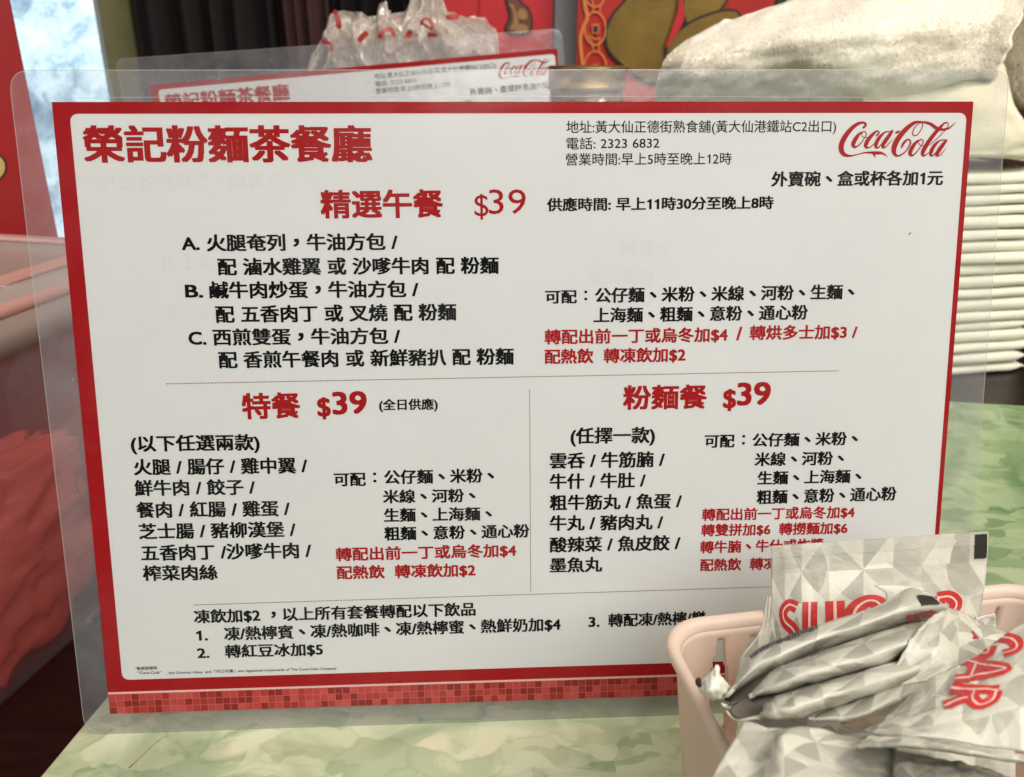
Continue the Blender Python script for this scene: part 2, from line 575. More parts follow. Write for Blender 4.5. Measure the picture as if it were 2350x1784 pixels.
def ribbon(pts, sub=8, z=0.0, dz=0.0, caps=True):
    """flat brush stroke in (x, y): points are (x, y, width); rises by dz along its length"""
    P = crom(pts, sub)
    V, F = [], []
    n = len(P)
    for i, (x, y, w) in enumerate(P):
        a, b = P[max(i - 1, 0)], P[min(i + 1, n - 1)]
        dx, dy = b[0] - a[0], b[1] - a[1]
        d = math.hypot(dx, dy) or 1
        nx, ny = -dy / d * w / 2, dx / d * w / 2
        zz = z + dz * i / n
        V += [(x + nx, y + ny, zz), (x - nx, y - ny, zz)]
        if i:
            F.append((2 * i - 2, 2 * i - 1, 2 * i + 1, 2 * i))
    if caps:
        for i, s in ((0, -1), (n - 1, 1)):
            x, y, w = P[i]
            a, b = P[max(i - 1, 0)], P[min(i + 1, n - 1)]
            th = math.atan2(b[1] - a[1], b[0] - a[0]) + (0 if s > 0 else math.pi)
            c = len(V)
            zz = z + dz * i / n
            V.append((x, y, zz))
            for k in range(9):
                t = th - math.pi / 2 + math.pi * k / 8
                V.append((x + math.cos(t) * w / 2, y + math.sin(t) * w / 2, zz))
            F += [(c, c + 1 + k, c + 2 + k) for k in range(8)]
    return V, F


def join(parts):
    V, F = [], []
    for v, f in parts:
        o = len(V)
        V += list(v)
        F += [tuple(i + o for i in q) for q in f]
    return V, F


# glyph outlines of the built-in font, one mesh per character
_gc = {}
_tcu = bpy.data.curves.new('glyph_source', 'FONT')
_tcu.size = 1
_tcu.resolution_u = 3
_tob = bpy.data.objects.new('glyph_source', _tcu)
COL.objects.link(_tob)


def _outline(s):
    _tcu.body = s
    bpy.context.view_layer.update()
    me = bpy.data.meshes.new_from_object(_tob.evaluated_get(bpy.context.evaluated_depsgraph_get()))
    v = [(p.co.x, p.co.y) for p in me.vertices]
    f = [tuple(p.vertices) for p in me.polygons]
    bpy.data.meshes.remove(me)
    return v, f


def glyph(ch):
    if ch in _gc:
        return _gc[ch]
    if ch == ' ':
        _gc[ch] = ([], [], 0.30, 0)
        return _gc[ch]
    v, f = _outline(ch)
    if ord(ch) > 0x2e80 or ch in '「」':
        adv = 1.0
        if ch in '，、':
            xs = [p[0] for p in v]
            ys = [p[1] for p in v]
            k = 1.25
            cx, cy = (min(xs) + max(xs)) / 2, (min(ys) + max(ys)) / 2
            v = [((p[0] - cx) * k + 0.5, (p[1] - cy) * k + 0.36) for p in v]
    else:
        w, _ = _outline('H' + ch + 'H')
        w0, _ = _outline('HH')
        adv = max(p[0] for p in w) - max(p[0] for p in w0)
    if ch == '1':
        v = [(.10, .57), (.10, .49), (.17, .51), (.24, .56), (.24, 0), (.34, 0), (.34, .69), (.27, .69), (.21, .62)]
        f = [(3, 4, 5, 6), (3, 6, 7, 8), (0, 1, 2, 3), (0, 3, 8)]
        adv = .50
    _gc[ch] = (v, f, adv, 1)
    return _gc[ch]


def lettering(text, x0, y0, x1, y1, h, bold=0.0, center=False, mirror=False, cond=1.0):
    """flat letters between two points of a sheet (mm, y down); returns verts (x, y up, lift) and faces"""
    cjk = any(ord(c) > 0x2e80 for c in text)
    em = h / (0.92 + bold * 2) if cjk else h / (0.70 + bold * 2)
    yc = 0.38 if cjk else 0.343
    if not cjk and any(c in 'gpy' for c in text):
        em = h / 0.95
        yc = 0.28
    pen = 0.0
    items = []
    for ch in text:
        v, f, adv, vis = glyph(ch)
        if vis:
            items.append((v, f, pen))
        pen += adv
    lo = min(min(p[0] for p in v) + o for v, f, o in items) - bold
    hi = max(max(p[0] for p in v) + o for v, f, o in items) + bold
    L = math.hypot(x1 - x0, y1 - y0)
    sx = L / (hi - lo)
    if len(text) == 1:
        sx = em
        mid = (x0 + x1) / 2
        x0 = mid - (hi - lo) * sx / 2
    ca, sa = (x1 - x0) / max(L, 1e-6), -(y1 - y0) / max(L, 1e-6)
    if len(text) == 1:
        ca, sa = 1, 0
    by_ = .55 if bold > 0.03 else .8
    shifts = [(0, 0)] if bold == 0 else ([(bold, bold * by_), (-bold, bold * by_), (bold, -bold * by_), (-bold, -bold * by_)] + ([(0, 0), (bold * 1.05, 0), (-bold * 1.05, 0)] if bold > 0.03 else []))
    V, F = [], []
    for k, (bx, by) in enumerate(shifts):
        for v, f, o in items:
            b = len(V)
            for x, y in v:
                X = (x + o + bx - lo) * sx
                Y = (y + by - yc) * em
                if mirror:
                    X = L - X
                V.append((x0 + X * ca - Y * sa, -y0 + X * sa + Y * ca, k * 0.004))
            F += [tuple(i + b for i in q) for q in f]
    return V, F


# ------------------------------------------------------------------ the setting: walls, floor, shelf
def sheet(name, p, q, r, s, mat, kind='structure', label=None, cat=None, group=None, thick=None):
    o = mesh(name, [p, q, r, s], [(0, 1, 2, 3)], mat)
    return tag(o, label, cat, group, kind)


tag(mesh('floor', *box((-1600, -900, -760), (1900, 1500, -750)), M['floor']), kind='structure')
tag(mesh('back_wall', *box((-1600, 1010, -750), (1900, 1030, 900)), M['wall_dark']), kind='structure')

# the table: its left edge and its back edge lie as they do in the photograph
TL_DIR = Vector((0.192, 0.981, 0)).normalized()
TB_DIR = Vector((0.979, -0.203, 0)).normalized()
c0 = Vector((-15.6, -17.6, 0))
b0 = Vector((441.1, 268.7, 0))
# corner where the two edges meet
den = TL_DIR.x * TB_DIR.y - TL_DIR.y * TB_DIR.x
tt = ((b0.x - c0.x) * TB_DIR.y - (b0.y - c0.y) * TB_DIR.x) / den
corner = c0 + TL_DIR * tt
near_l = c0 - TL_DIR * 330
far_r = b0 + TB_DIR * 420
near_r = near_l + (far_r - corner)
table = thing('table', 'green and cream onyx patterned table that everything in front stands on', 'table', (250, 0, -30))
o = prism('tabletop', local(table, [near_l, near_r, far_r, corner]), 27, 30, M['onyx'], table)
bevel(o, 0.8, 2)
ins = lambda p, q, d: [lerp(a, b, d) for a, b in ((p, q),)][0]
cen = (near_l + near_r + far_r + corner) / 4
o = prism('edge_band', local(table, [p + (cen - p).normalized() * 3 for p in (near_l, near_r, far_r, corner)]), 0, 27, M['table_edge'], table)
# scratch with a speck at its end, near the front left
sc = [at_z(*p, 0.12) for p in ((297, 1762), (318, 1742), (345, 1716), (376, 1690))]
v, f = ribbon([(p.x, p.y, w) for p, w in zip(sc, (0.5, 0.22, 0.18, 0.12))], 5)
mesh('scratch', [(a - 250, b, 30.15) for a, b, c in v], f, M['scratch'], table)

V, F = [], []
rs = random.Random(3)
for k in range(34):
    cx, cy, rr_ = rs.uniform(-5, 330), rs.uniform(-70, 230), rs.uniform(.12, .42)
    b = len(V)
    V += [(cx + rr_ * math.cos(a) * rs.uniform(.6, 1.3) - 250, cy + rr_ * math.sin(a), 30.12) for a in [q * math.pi / 4 for q in range(8)]]
    F.append(tuple(range(b, b + 8)))
mesh('specks', V, F, M['scratch'], table)['kind'] = 'stuff'

# dark bench at the left, lower than the table, and the dark shelf that runs behind the table
tag(mesh('bench', *box((-700, -500, -135), (-24, 560, -109.5)), M['dark_wood']), 'dark red brown wooden bench beside the left edge of the table', 'bench', None, 'thing')
sv, sf = box((-240, 240, -34), (1100, 760, -31))
q = [Vector((corner.x - 30, corner.y - 6, 0)), far_r + Vector((200, -40, 0)), Vector((1300, 900, 0)), Vector((-60, 900, 0))]
o = prism('shelf', [(p.x, p.y) for p in q], -36, -3.2, M['shelf_wood'])
tag(o, 'dark brown wooden shelf running along behind the far table edge', 'shelf')


# ------------------------------------------------------------------ the laminated menus
# every line of print: text, left end, right end (mm from the top left of the sheet, y down), height, style
MENU_LINES = [
 ('榮記粉麵茶餐廳',8.0,12.1,93.7,12.2,11.2,'RH'),
 ('精選午餐',77.4,30.1,114.9,30.0,8.7,'RB'),
 ('$',124.9,30.6,128.4,30.5,6.7,'R'),
 ('39',128.9,29.6,140.4,29.6,7.5,'R'),
 ('地址:黃大仙正德街熟食舖(黃大仙港鐵站C2出口)',152.9,7.4,236.9,7.3,3.7,'K'),
 ('電話: 2323 6832',152.9,12.3,181.7,12.1,3.6,'K'),
 ('營業時間:早上5時至晚上12時',152.7,17.0,204.4,16.9,3.7,'K'),
 ('外賣碗、盒或杯各加1元',217.2,23.2,272.1,23.0,4.8,'KB'),
 ('供應時間: 早上11時30分至晚上8時',146.9,30.6,218.2,30.3,4.2,'KB'),
 ('A.',34.8,41.6,40.2,41.6,4.0,'KB'),
 ('火腿奄列，牛油方包 /',42.3,41.4,100.6,41.5,5.4,'KB'),
 ('配 滷水雞翼 或 沙嗲牛肉 配 粉麵',45.2,48.7,131.8,49.0,5.5,'KB'),
 ('B.',34.8,56.0,40.3,56.1,4.1,'KB'),
 ('鹹牛肉炒蛋，牛油方包 /',42.2,55.8,106.6,56.1,5.5,'KB'),
 ('配 五香肉丁 或 叉燒 配 粉麵',43.6,63.3,118.3,63.4,5.6,'KB'),
 ('C.',34.8,70.6,40.3,70.7,4.2,'KB'),
 ('西煎雙蛋，牛油方包 /',42.3,70.4,100.5,70.7,5.5,'KB'),
 ('配 香煎午餐肉 或 新鮮豬扒 配 粉麵',43.6,77.6,136.3,77.7,5.6,'KB'),
 ('特餐',49.9,92.5,68.3,92.4,8.6,'RB'),
 ('$',73.6,93.1,77.7,93.1,6.4,'RB'),
 ('39',78.3,92.0,89.3,91.8,7.6,'RB'),
 ('(全日供應)',93.1,92.7,111.8,92.8,3.8,'KB'),
 ('(以下任選兩款)',14.4,103.9,54.8,104.2,5.6,'KB'),
 ('火腿 / 腸仔 / 雞中翼 /',14.7,111.6,69.5,112.1,5.6,'KB'),
 ('鮮牛肉 / 餃子 /',14.4,118.5,52.5,118.9,5.5,'KB'),
 ('餐肉 / 紅腸 / 雞蛋 /',14.4,125.8,63.2,126.3,5.6,'KB'),
 ('芝士腸 / 豬柳漢堡 /',14.6,133.0,64.7,133.4,5.6,'KB'),
 ('五香肉丁 /沙嗲牛肉 /',14.7,140.3,69.4,140.7,5.7,'KB'),
 ('榨菜肉絲',14.7,147.2,38.7,147.5,5.5,'KB'),
 ('可配',77.7,117.0,88.0,117.1,4.8,'KB'),
 ('：',90.4,116.3,91.4,116.3,4.8,'KB'),
 ('公仔麵、米粉、',93.9,116.6,129.6,116.7,5.0,'KB'),
 ('米線、河粉、',93.3,123.1,123.4,123.3,4.8,'KB'),
 ('生麵、上海麵、',93.4,129.4,128.7,129.6,4.9,'KB'),
 ('粗麵、意粉、通心粉',93.3,135.7,141.0,135.8,4.9,'KB'),
 ('轉配出前一丁或烏冬加$4',77.2,142.4,136.6,142.4,4.8,'RB'),
 ('配熱飲  轉凍飲加$2',77.3,148.7,123.0,148.9,4.8,'RB'),
 ('凍飲加$2 ，以上所有套餐轉配以下飲品',30.0,162.7,122.8,162.7,5.0,'KB'),
 ('1.',30.3,169.4,34.1,169.4,3.6,'KB'),
 ('凍/熱檸賓、凍/熱咖啡、凍/熱檸蜜、熱鮮奶加$4',39.4,169.0,151.4,168.9,5.1,'KB'),
 ('2.',30.2,175.6,34.2,175.6,3.6,'KB'),
 ('轉紅豆冰加$5',39.3,175.2,71.6,175.4,4.9,'KB'),
 ('3.',160.8,168.5,164.6,168.5,3.7,'KB'),
 ('轉配凍/熱檸/樂',167.5,168.1,201.0,168.1,5.0,'KB'),
 ('可配',146.3,59.0,156.4,59.0,4.5,'KB'),
 ('：',158.7,58.4,159.7,58.4,4.5,'KB'),
 ('公仔麵、米粉、米線、河粉、生麵、',162.1,58.7,245.8,58.4,5.0,'KB'),
 ('上海麵、粗麵、意粉、通心粉',161.7,65.0,230.9,64.8,5.0,'KB'),
 ('轉配出前一丁或烏冬加$4',146.1,71.7,205.1,71.6,4.9,'RB'),
 ('/',208.1,71.4,209.5,71.4,4.5,'RB'),
 ('轉烘多士加$3 /',212.2,71.2,247.5,71.3,4.8,'RB'),
 ('配熱飲  轉凍飲加$2',146.1,78.0,191.6,77.9,4.9,'RB'),
 ('粉麵餐',171.5,91.7,199.0,91.8,8.2,'RB'),
 ('$',204.5,92.6,208.4,92.6,6.5,'RB'),
 ('39',208.8,91.2,220.0,91.0,7.8,'RB'),
 ('(任擇一款)',154.5,104.0,182.2,104.2,5.7,'KB'),
 ('雲呑 / 牛筋腩 /',147.7,112.2,185.6,112.4,5.6,'KB'),
 ('牛什 / 牛肚 /',147.7,119.2,179.4,119.3,5.5,'KB'),
 ('粗牛筋丸 / 魚蛋 /',147.7,126.4,191.6,126.7,5.5,'KB'),
 ('牛丸 / 豬肉丸 /',147.7,133.4,185.5,133.8,5.6,'KB'),
 ('酸辣菜 / 魚皮餃 /',147.7,140.9,191.5,141.2,5.6,'KB'),
 ('墨魚丸',147.7,148.0,165.3,148.1,5.5,'KB'),
 ('可配',198.6,106.6,208.6,106.7,4.7,'KB'),
 ('：',211.0,106.1,212.1,106.1,4.7,'KB'),
 ('公仔麵、米粉、',214.5,106.6,249.9,106.6,4.8,'KB'),
 ('米線、河粉、',215.5,113.1,245.6,113.2,4.9,'KB'),
 ('生麵、上海麵、',216.7,119.5,251.9,119.5,4.9,'KB'),
 ('粗麵、意粉、通心粉',216.7,126.1,264.2,125.8,5.1,'KB'),
 ('轉配出前一丁或烏冬加$4',198.5,131.7,250.3,131.9,4.4,'RB'),
 ('轉雙拼加$6  轉撈麵加$6',198.4,137.1,248.2,137.4,4.4,'RB'),
 ('轉牛腩、牛什或炸醬',198.2,143.0,240.4,143.1,4.5,'RB'),
 ('配熱飲  轉凍飲加$2',198.4,149.3,239.0,149.4,4.5,'RB'),
 ('“動感弧線瓶',9.6,180.4,16.8,180.3,1.2,'KB'),
 ('“Coca-Cola”',10.3,181.9,18.0,182.0,1.0,'KB'),
 (', the Contour Glass  and「可口可樂」are registered trademarks of The Coca-Cola Company.',19.7,182.2,76.0,182.4,1.2,'KB'),
]
PW, PH = 280.0, 196.4


def rounded_poly(c, r, seg=6):
    out = []
    n = len(c)
    for i in range(n):
        p, a, b = Vector(c[i]), Vector(c[i - 1]), Vector(c[(i + 1) % n])
        u, w = (a - p).normalized() * r, (b - p).normalized() * r
        for k in range(seg + 1):
            t = k / seg
            out.append(tuple((p + u) * (1 - t) ** 2 + p * 2 * t * (1 - t) + (p + w) * t * t))
    return out


def menu(name, label, mat4, outline, with_tail=True):
    """local mm frame: x right, y up, z towards the reader; origin at the foot of the sheet"""
    root = bpy.data.objects.new(name, None)
    root.empty_display_size = 0.01
    link(root)
    tag(root, label, 'menu', 'laminated menus standing on the counter')
    root.matrix_world = mat4
    OX, OY = 140.0, 203.3
    L = lambda pts: [(p[0] - OX, p[1] + OY, (p[2] if len(p) > 2 else 0)) for p in pts]

    def flat(nm, pts, z, mat, thick=None):
        n = len(pts)
        vs = [(x - OX, -y + OY, z) for x, y in pts]
        fs = [tuple(range(n))[::-1]]
        if thick:
            vs += [(x - OX, -y + OY, z - thick) for x, y in pts]
            fs += [tuple(range(n, 2 * n))] + [(i, (i + 1) % n, n + (i + 1) % n, n + i) for i in range(n)]
        return mesh(nm, vs, fs, mat, root)

    flat('print_sheet', [(0, 0), (PW, 0), (PW, PH), (0, PH)], 0.0, M['print_red'], 0.15)
    flat('white_panel', rounded_poly([(4.9, 3.4), (278.1, 3.4), (278.6, 184.3), (5.1, 184.3)], 2.6), 0.03, M['paper'])
    flat('pale_rule', [(0, 188.6), (PW, 188.6), (PW, 189.3), (0, 189.3)], 0.03, M['pale_line'])
    # mosaic band: small printed squares in four reds
    rnd = random.Random(31)
    V, F, I = [], [], []
    flat('mosaic_ground', [(0, 189.3), (PW, 189.3), (PW, PH), (0, PH)], 0.035, M['tile_gap'])
    cw, rh = 2.5, 2.36
    for c in range(112):
        for r in range(3):
            if r == 1 and rnd.random() < 0.1:
                pass
            g = 0.09
            x0, y0 = c * cw + g, 189.34 + r * rh + g
            x1, y1 = x0 + cw - 2 * g, min(y0 + rh - 2 * g, PH)
            b = len(V)
            V += [(x - OX, -y + OY, 0.05) for x, y in ((x0, y1), (x1, y1), (x1, y0), (x0, y0))]
            F.append((b, b + 1, b + 2, b + 3))
            I.append(rnd.choices([0, 1, 2, 3, 4], (4, 3, 5.0, 3, 2))[0])
    mesh('mosaic_band', V, F, None, root, mats=[M['tile%d' % i] for i in range(5)], midx=I)
    # the lines of print
    for t, x0, y0, x1, y1, h, st in MENU_LINES:
        bold = {'RH': 0.034, 'RB': 0.030, 'KB': 0.032, 'R': 0.0, 'K': 0.006}[st]
        if not any(ord(c) > 0x2e80 for c in t):
            bold = bold * 0.9
        if h < 2:
            bold = 0.012
        v, f = lettering(t, x0, y0, x1, y1, h, bold)
        mesh('printed_line', [(x - OX, y + OY, 0.06 + z) for x, y, z in v], f, M['text_red'] if st[0] == 'R' else M['text_black'], root)
    for t, x0, y0, x1, y1, h in (('外賣碗、盒或杯各加1元', 9.4, 23.1, 66.3, 23.0, 5.0), ('多士治', 28.5, 47, 44, 47, 5.4), ('通心文治', 29, 62, 47, 62, 5.4), ('熱飲轉', 170, 44.5, 186, 44.5, 5.2), ('加蛋火腿', 160, 53, 181, 53, 5)):
        v, f = lettering(t, x0, y0, x1, y1, h, 0.0, mirror=True)
        mesh('show_through_line', [(x - OX, y + OY, 0.045 + z) for x, y, z in v], f, M['ghost'], root)
    # dashed rules
    for (x0, y0), (x1, y1), per, w in (((27.0, 84.9), (242.3, 84.0), 0.92, 0.27), ((30.3, 158.6), (240.0, 157.6), 0.92, 0.27), ((141.3, 88.5), (141.3, 157.9), 0.62, 0.24)):
        d = math.hypot(x1 - x0, y1 - y0)
        ux, uy = (x1 - x0) / d, (y1 - y0) / d
        V, F = [], []
        for k in range(int(d / per)):
            a, e = k * per, k * per + per * 0.66
            b = len(V)
            for s, q in ((a, -1), (e, -1), (e, 1), (a, 1)):
                V.append((x0 + ux * s - uy * q * w / 2 - OX, -(y0 + uy * s + ux * q * w / 2) + OY, 0.06))
            F.append((b, b + 1, b + 2, b + 3))
        mesh('dashed_rule', V, F, M['rule'], root)
    # script logo, brush strokes traced in its own box
    LG = [[(603, 268, 30), (632, 228, 34), (600, 200, 30), (520, 218, 44), (430, 290, 60), (352, 390, 70), (306, 490, 74), (305, 580, 70), (350, 636, 50), (430, 650, 26), (520, 632, 14), (620, 608, 20), (700, 606, 30), (770, 612, 46), (840, 612, 36), (890, 632, 20), (932, 664, 5)],
          [(745, 630, 30), (765, 672, 6)],
          [(600, 322, 12), (550, 350, 34), (500, 412, 56), (463, 490, 58), (485, 532, 32), (545, 500, 18), (602, 430, 14), (640, 365, 14), (622, 322, 14), (590, 332, 12), (578, 368, 10), (610, 402, 10), (662, 398, 10)],
          [(783, 376, 26), (812, 340, 22), (785, 314, 22), (722, 365, 46), (655, 450, 58), (634, 520, 50), (672, 540, 20), (735, 500, 14), (795, 430, 12)],
          [(960, 322, 14), (895, 330, 22), (825, 395, 46), (780, 470, 54), (775, 532, 38), (815, 530, 18), (875, 455, 14), (940, 370, 12)],
          [(990, 318, 38), (935, 400, 54), (880, 480, 56), (866, 532, 36), (905, 530, 18), (960, 470, 12), (1004, 425, 6)],
          [(1045, 336, 26), (1068, 328, 34), (1088, 318, 20)],
          [(1372, 190, 26), (1290, 205, 46), (1195, 275, 62), (1100, 380, 72), (1035, 490, 76), (1018, 585, 66), (1048, 645, 36), (1105, 645, 22), (1180, 590, 18), (1236, 500, 22), (1238, 445, 22), (1200, 432, 24), (1148, 482, 38), (1122, 540, 20)],
          [(1372, 192, 14), (1404, 225, 13), (1388, 290, 13), (1340, 362, 13), (1292, 376, 15), (1270, 340, 14), (1302, 262, 13), (1375, 200, 11)],
          [(1372, 196, 22), (1440, 198, 30), (1520, 224, 40), (1600, 278, 44), (1680, 296, 34), (1760, 278, 24), (1820, 232, 14), (1866, 188, 3)],
          [(1392, 430, 13), (1332, 458, 34), (1272, 532, 56), (1240, 612, 54), (1270, 648, 28), (1330, 600, 16), (1392, 512, 13), (1418, 455, 13), (1396, 428, 12), (1365, 440, 10), (1355, 478, 9), (1390, 512, 9), (1445, 508, 9)],
          [(1748, 200, 12), (1700, 212, 24), (1622, 292, 48), (1532, 402, 56), (1455, 520, 60), (1412, 612, 54), (1434, 652, 24), (1492, 612, 11)],
          [(1744, 204, 11), (1756, 238, 11), (1700, 322, 11), (1600, 424, 12), (1512, 502, 9)],
          [(1712, 436, 12), (1645, 446, 20), (1575, 508, 46), (1530, 592, 54), (1526, 644, 34), (1565, 642, 18), (1625, 562, 13), (1690, 480, 11)],
          [(1732, 444, 34), (1675, 520, 54), (1622, 600, 56), (1606, 646, 36), (1645, 646, 17), (1700, 592, 10), (1732, 542, 5)],
          [(1682, 648, 7), (1688, 652, 7)]]
    parts = []
    for k, s in enumerate(LG):
        v, f = ribbon([(237.69 + (X - 270) * .02336 + (Y - 180) * .0012, -(5.82 + (Y - 180) * .02218), w * .0228) for X, Y, w in s], 6, 0.062 + k * .005, 0.004)
        parts.append((v, f))
    v, f = join(parts)
    mesh('script_logo', [(x - OX, y + OY, z) for x, y, z in v], f, M['text_red'], root)
    mesh('printed_speck', [(x - OX, -y + OY, 0.06) for x, y in ((262, 40.6), (263, 39.7), (263.2, 39.4), (262.7, 40.5))], [(0, 1, 2, 3)], M['text_black'], root)
    # clear pouch: a film over the whole sheet, a milky sealed margin round the print, a cut rim
    outl = rounded_poly(outline, 6.5)
    flat('laminate_film', outl, 0.32, M['film'])
    inner = []
    for x, y in outl:
        cx, cy = min(max(x, 0), PW), min(max(y, 0), PH)
        inner.append((cx, cy))
    n = len(outl)
    V = [(x - OX, -y + OY, 0.2) for x, y in outl] + [(x - OX, -y + OY, 0.2) for x, y in inner]
    mesh('sealed_margin', V, [(i, (i + 1) % n, n + (i + 1) % n, n + i) for i in range(n)], M['margin'], root)
    V, F = [], []
    for i in range(n):
        x, y = outl[i]
        p, q = Vector(outl[i - 1]), Vector(outl[(i + 1) % n])
        d = (q - p).normalized()
        nx, ny = -d.y, d.x
        for s in (0, 0.32):
            V.append((x + nx * s * .7 - OX, -(y + ny * s) + OY, 0.36))
        V.append((x - OX, -y + OY, -0.1))
    F = [(3 * i, 3 * ((i + 1) % n), 3 * ((i + 1) % n) + 1, 3 * i + 1) for i in range(n)] + [(3 * i, 3 * i + 2, 3 * ((i + 1) % n) + 2, 3 * ((i + 1) % n)) for i in range(n)]
    mesh('pouch_rim', V, F, M['film_edge'], root)
    # raised line where the film dips to the paper edge
    V, F = ribbon([(-1.2 - OX, 1.1 + OY, .3), (140 - OX, 1.5 + OY, .35), (PW + 1 - OX, 1.0 + OY, .25)], 4, 0.38)
    mesh('sealed_step', V, F, M['film_edge'], root)
    return root


def frame(o, u, v):
    u = Vector(u).normalized()
    v = (Vector(v) - u * Vector(v).dot(u)).normalized()
    n = u.cross(v)
    m = Matrix((u, v, n)).transposed().to_4x4()
    m.translation = Vector(o) * MM
    return m


# front menu: the foot of its pouch stands on the table, it leans back 12.5 degrees
V_UP = Vector((0, 0.2164, 0.9763))
front = menu('menu', 'large laminated menu with red border standing upright at the front of the table',
             frame(Vector((140, 0, 0.2)), (1, 0, 0), V_UP),
             [(-11.5, -9.0), (290.6, -9.6), (291.8, 203.2), (-8.7, 203.2)])
# rear menu: same print, tilted, further back
rtl, rtr = at_y(344, 196, 394), at_y(1281, 111.5, 394)
ru = (rtr - rtl).normalized()
ru_, rv_ = ru, Vector((0, 0.14, 1.0))
rm = frame((0, 0, 0), ru_, rv_)
r3 = rm.to_3x3()
foot = rtl + r3 @ Vector((140, -203.3, 0))
rm.translation = foot * MM
rear = menu('menu', 'tilted laminated menu half hidden behind the top edge of the front one',
            rm, [(-20, -18.5), (284, -12.5), (286, 203), (-19, 203)])


# ------------------------------------------------------------------ surfaces bent through control points
class Patch:
    """smooth sheet through a grid of control points (world mm)"""

    def __init__(self, rows, crinkle=0.0, seed=0, flip=False):
        self.rows = [[tuple(p) for p in r] for r in rows]
        self.cr = crinkle
        self.seed = seed
        self.flip = flip

    @staticmethod
    def _c(pts, t):
        n = len(pts) - 1
        s = min(max(t, 0), 1) * n
        i = min(int(s), n - 1)
        t = s - i
        P = lambda j: Vector(pts[min(max(j, 0), n)])
        a, b, c, d = P(i - 1), P(i), P(i + 1), P(i + 2)
        if i == 0:
            a = b * 2 - c
        if i == n - 1:
            d = c * 2 - b
        return 0.5 * ((2 * b) + (c - a) * t + (2 * a - 5 * b + 4 * c - d) * t * t + (3 * b - a - 3 * c + d) * t ** 3)

    def raw(self, u, v):
        return self._c([self._c(r, u) for r in self.rows], v)

    def normal(self, u, v):
        e = 0.01
        a = self.raw(min(u + e, 1), v) - self.raw(max(u - e, 0), v)
        b = self.raw(u, min(v + e, 1)) - self.raw(u, max(v - e, 0))
        n = b.cross(a)
        if n.length < 1e-9:
            return Vector((0, -1, 0.3)).normalized()
        n.normalize()
        return -n if self.flip else n

    def at(self, u, v, off=0.0):
        p = self.raw(u, v)
        n = self.normal(u, v)
        if self.cr:
            q = Vector((u * 6 + self.seed, v * 4, self.seed * 1.7))
            off = off + self.cr * (abs(noise.noise(q)) * 2 - 0.5) + self.cr * .45 * (0.5 - abs(noise.noise(q * 2.7))) + self.cr * .25 * abs(noise.noise(q * 6.3))
        return p + n * off

    def mesh(self, name, mat, parent, nu=40, nv=24, thick=0.25, uv=(4, 3), u0=0, u1=1, v0=0, v1=1, off=0.0, jag=0.0):
        L = parent.location / MM if parent is not None else Vector()
        V, F, U = [], [], []
        for j in range(nv + 1):
            for i in range(nu + 1):
                u, v = u0 + (u1 - u0) * i / nu, v0 + (v1 - v0) * j / nv
                p = self.at(u, v, off)
                if jag and j == 0:
                    p = p + Vector((0, 0, jag * (i % 2)))
                V.append(p - L)
                U.append((u * uv[0], (1 - v) * uv[1]))
        for j in range(nv):
            for i in range(nu):
                a = j * (nu + 1) + i
                q = (a, a + 1, a + nu + 2, a + nu + 1)
                F.append(q if self.flip else q[::-1])
        o = mesh(name, V, F, mat, parent, smooth=True, uv=U)
        if thick:
            m = o.modifiers.new('thickness', 'SOLIDIFY')
            m.thickness = thick * MM
            m.offset = -1
        return o

    def apply(self, v, f, name, mat, parent, off=0.3):
        """lay a flat drawing (u, v, lift) on the sheet, cut finely enough to follow it"""
        bm = bmesh.new()
        vs = [bm.verts.new(p) for p in v]
        for q in f:
            try:
                bm.faces.new([vs[i] for i in q])
            except ValueError:
                pass
        L = parent.location / MM
        for _ in range(1):
            bmesh.ops.subdivide_edges(bm, edges=[e for e in bm.edges if e.calc_length() > 0.05], cuts=1, use_grid_fill=False)
        for p in bm.verts:
            w = self.at(p.co.x, p.co.y, off + p.co.z)
            p.co = (w - L) * MM
        me = bpy.data.meshes.new(name)
        bm.to_mesh(me)
        bm.free()
        me.materials.append(mat)
        o = bpy.data.objects.new(name, me)
        return link(o, parent)


def rows_px(rows):
    return [[at_y(*p) for p in r] for r in rows]


SUG = {'S': [[(.47, .84), (.28, .9), (.1, .76), (.14, .58), (.38, .42), (.44, .25), (.32, .1), (.04, .1)]],
       'U': [[(.1, .95), (.1, .4), (.16, .14), (.28, .06), (.4, .14), (.46, .4), (.46, .95)]],
       'G': [[(.48, .74), (.38, .9), (.24, .92), (.1, .75), (.07, .45), (.14, .16), (.28, .06), (.44, .14), (.48, .42), (.3, .42)]],
       'A': [[(.02, .02), (.14, .5), (.26, .93), (.37, .5), (.5, .02)], [(.12, .3), (.4, .3)]],
       'R': [[(.1, .02), (.1, .5), (.1, .93)], [(.1, .9), (.32, .9), (.46, .72), (.34, .52), (.12, .48)], [(.24, .5), (.36, .3), (.52, .03)]]}


def sugar_word(patch, parent, fn, off=0.3, word='SUGAR', w=.25):
    """fn maps letter space (x along the word 0..1, y 0..1 up) to (u, v)"""
    for mat, width, lift in ((M['sachet_red'], w, 0.0), (M['sachet_pink'], w * .16, 0.07)):
        parts = []
        for k, ch in enumerate(word):
            for s, st in enumerate(SUG[ch]):
                v, f = ribbon([(x + k * .62, y, width) for x, y in st], 5, lift + s * .02 + k * .003, 0.01, caps=False)
                parts.append((v, f))
        v, f = join(parts)
        tot = (len(word) - 1) * .62 + .56
        v2 = []
        for x, y, z in v:
            a, b = fn(x / tot, y)
            v2.append((a, b, z))
        patch.apply(v2, f, 'lettering' if lift == 0 else 'lettering_inline', mat, parent, off)


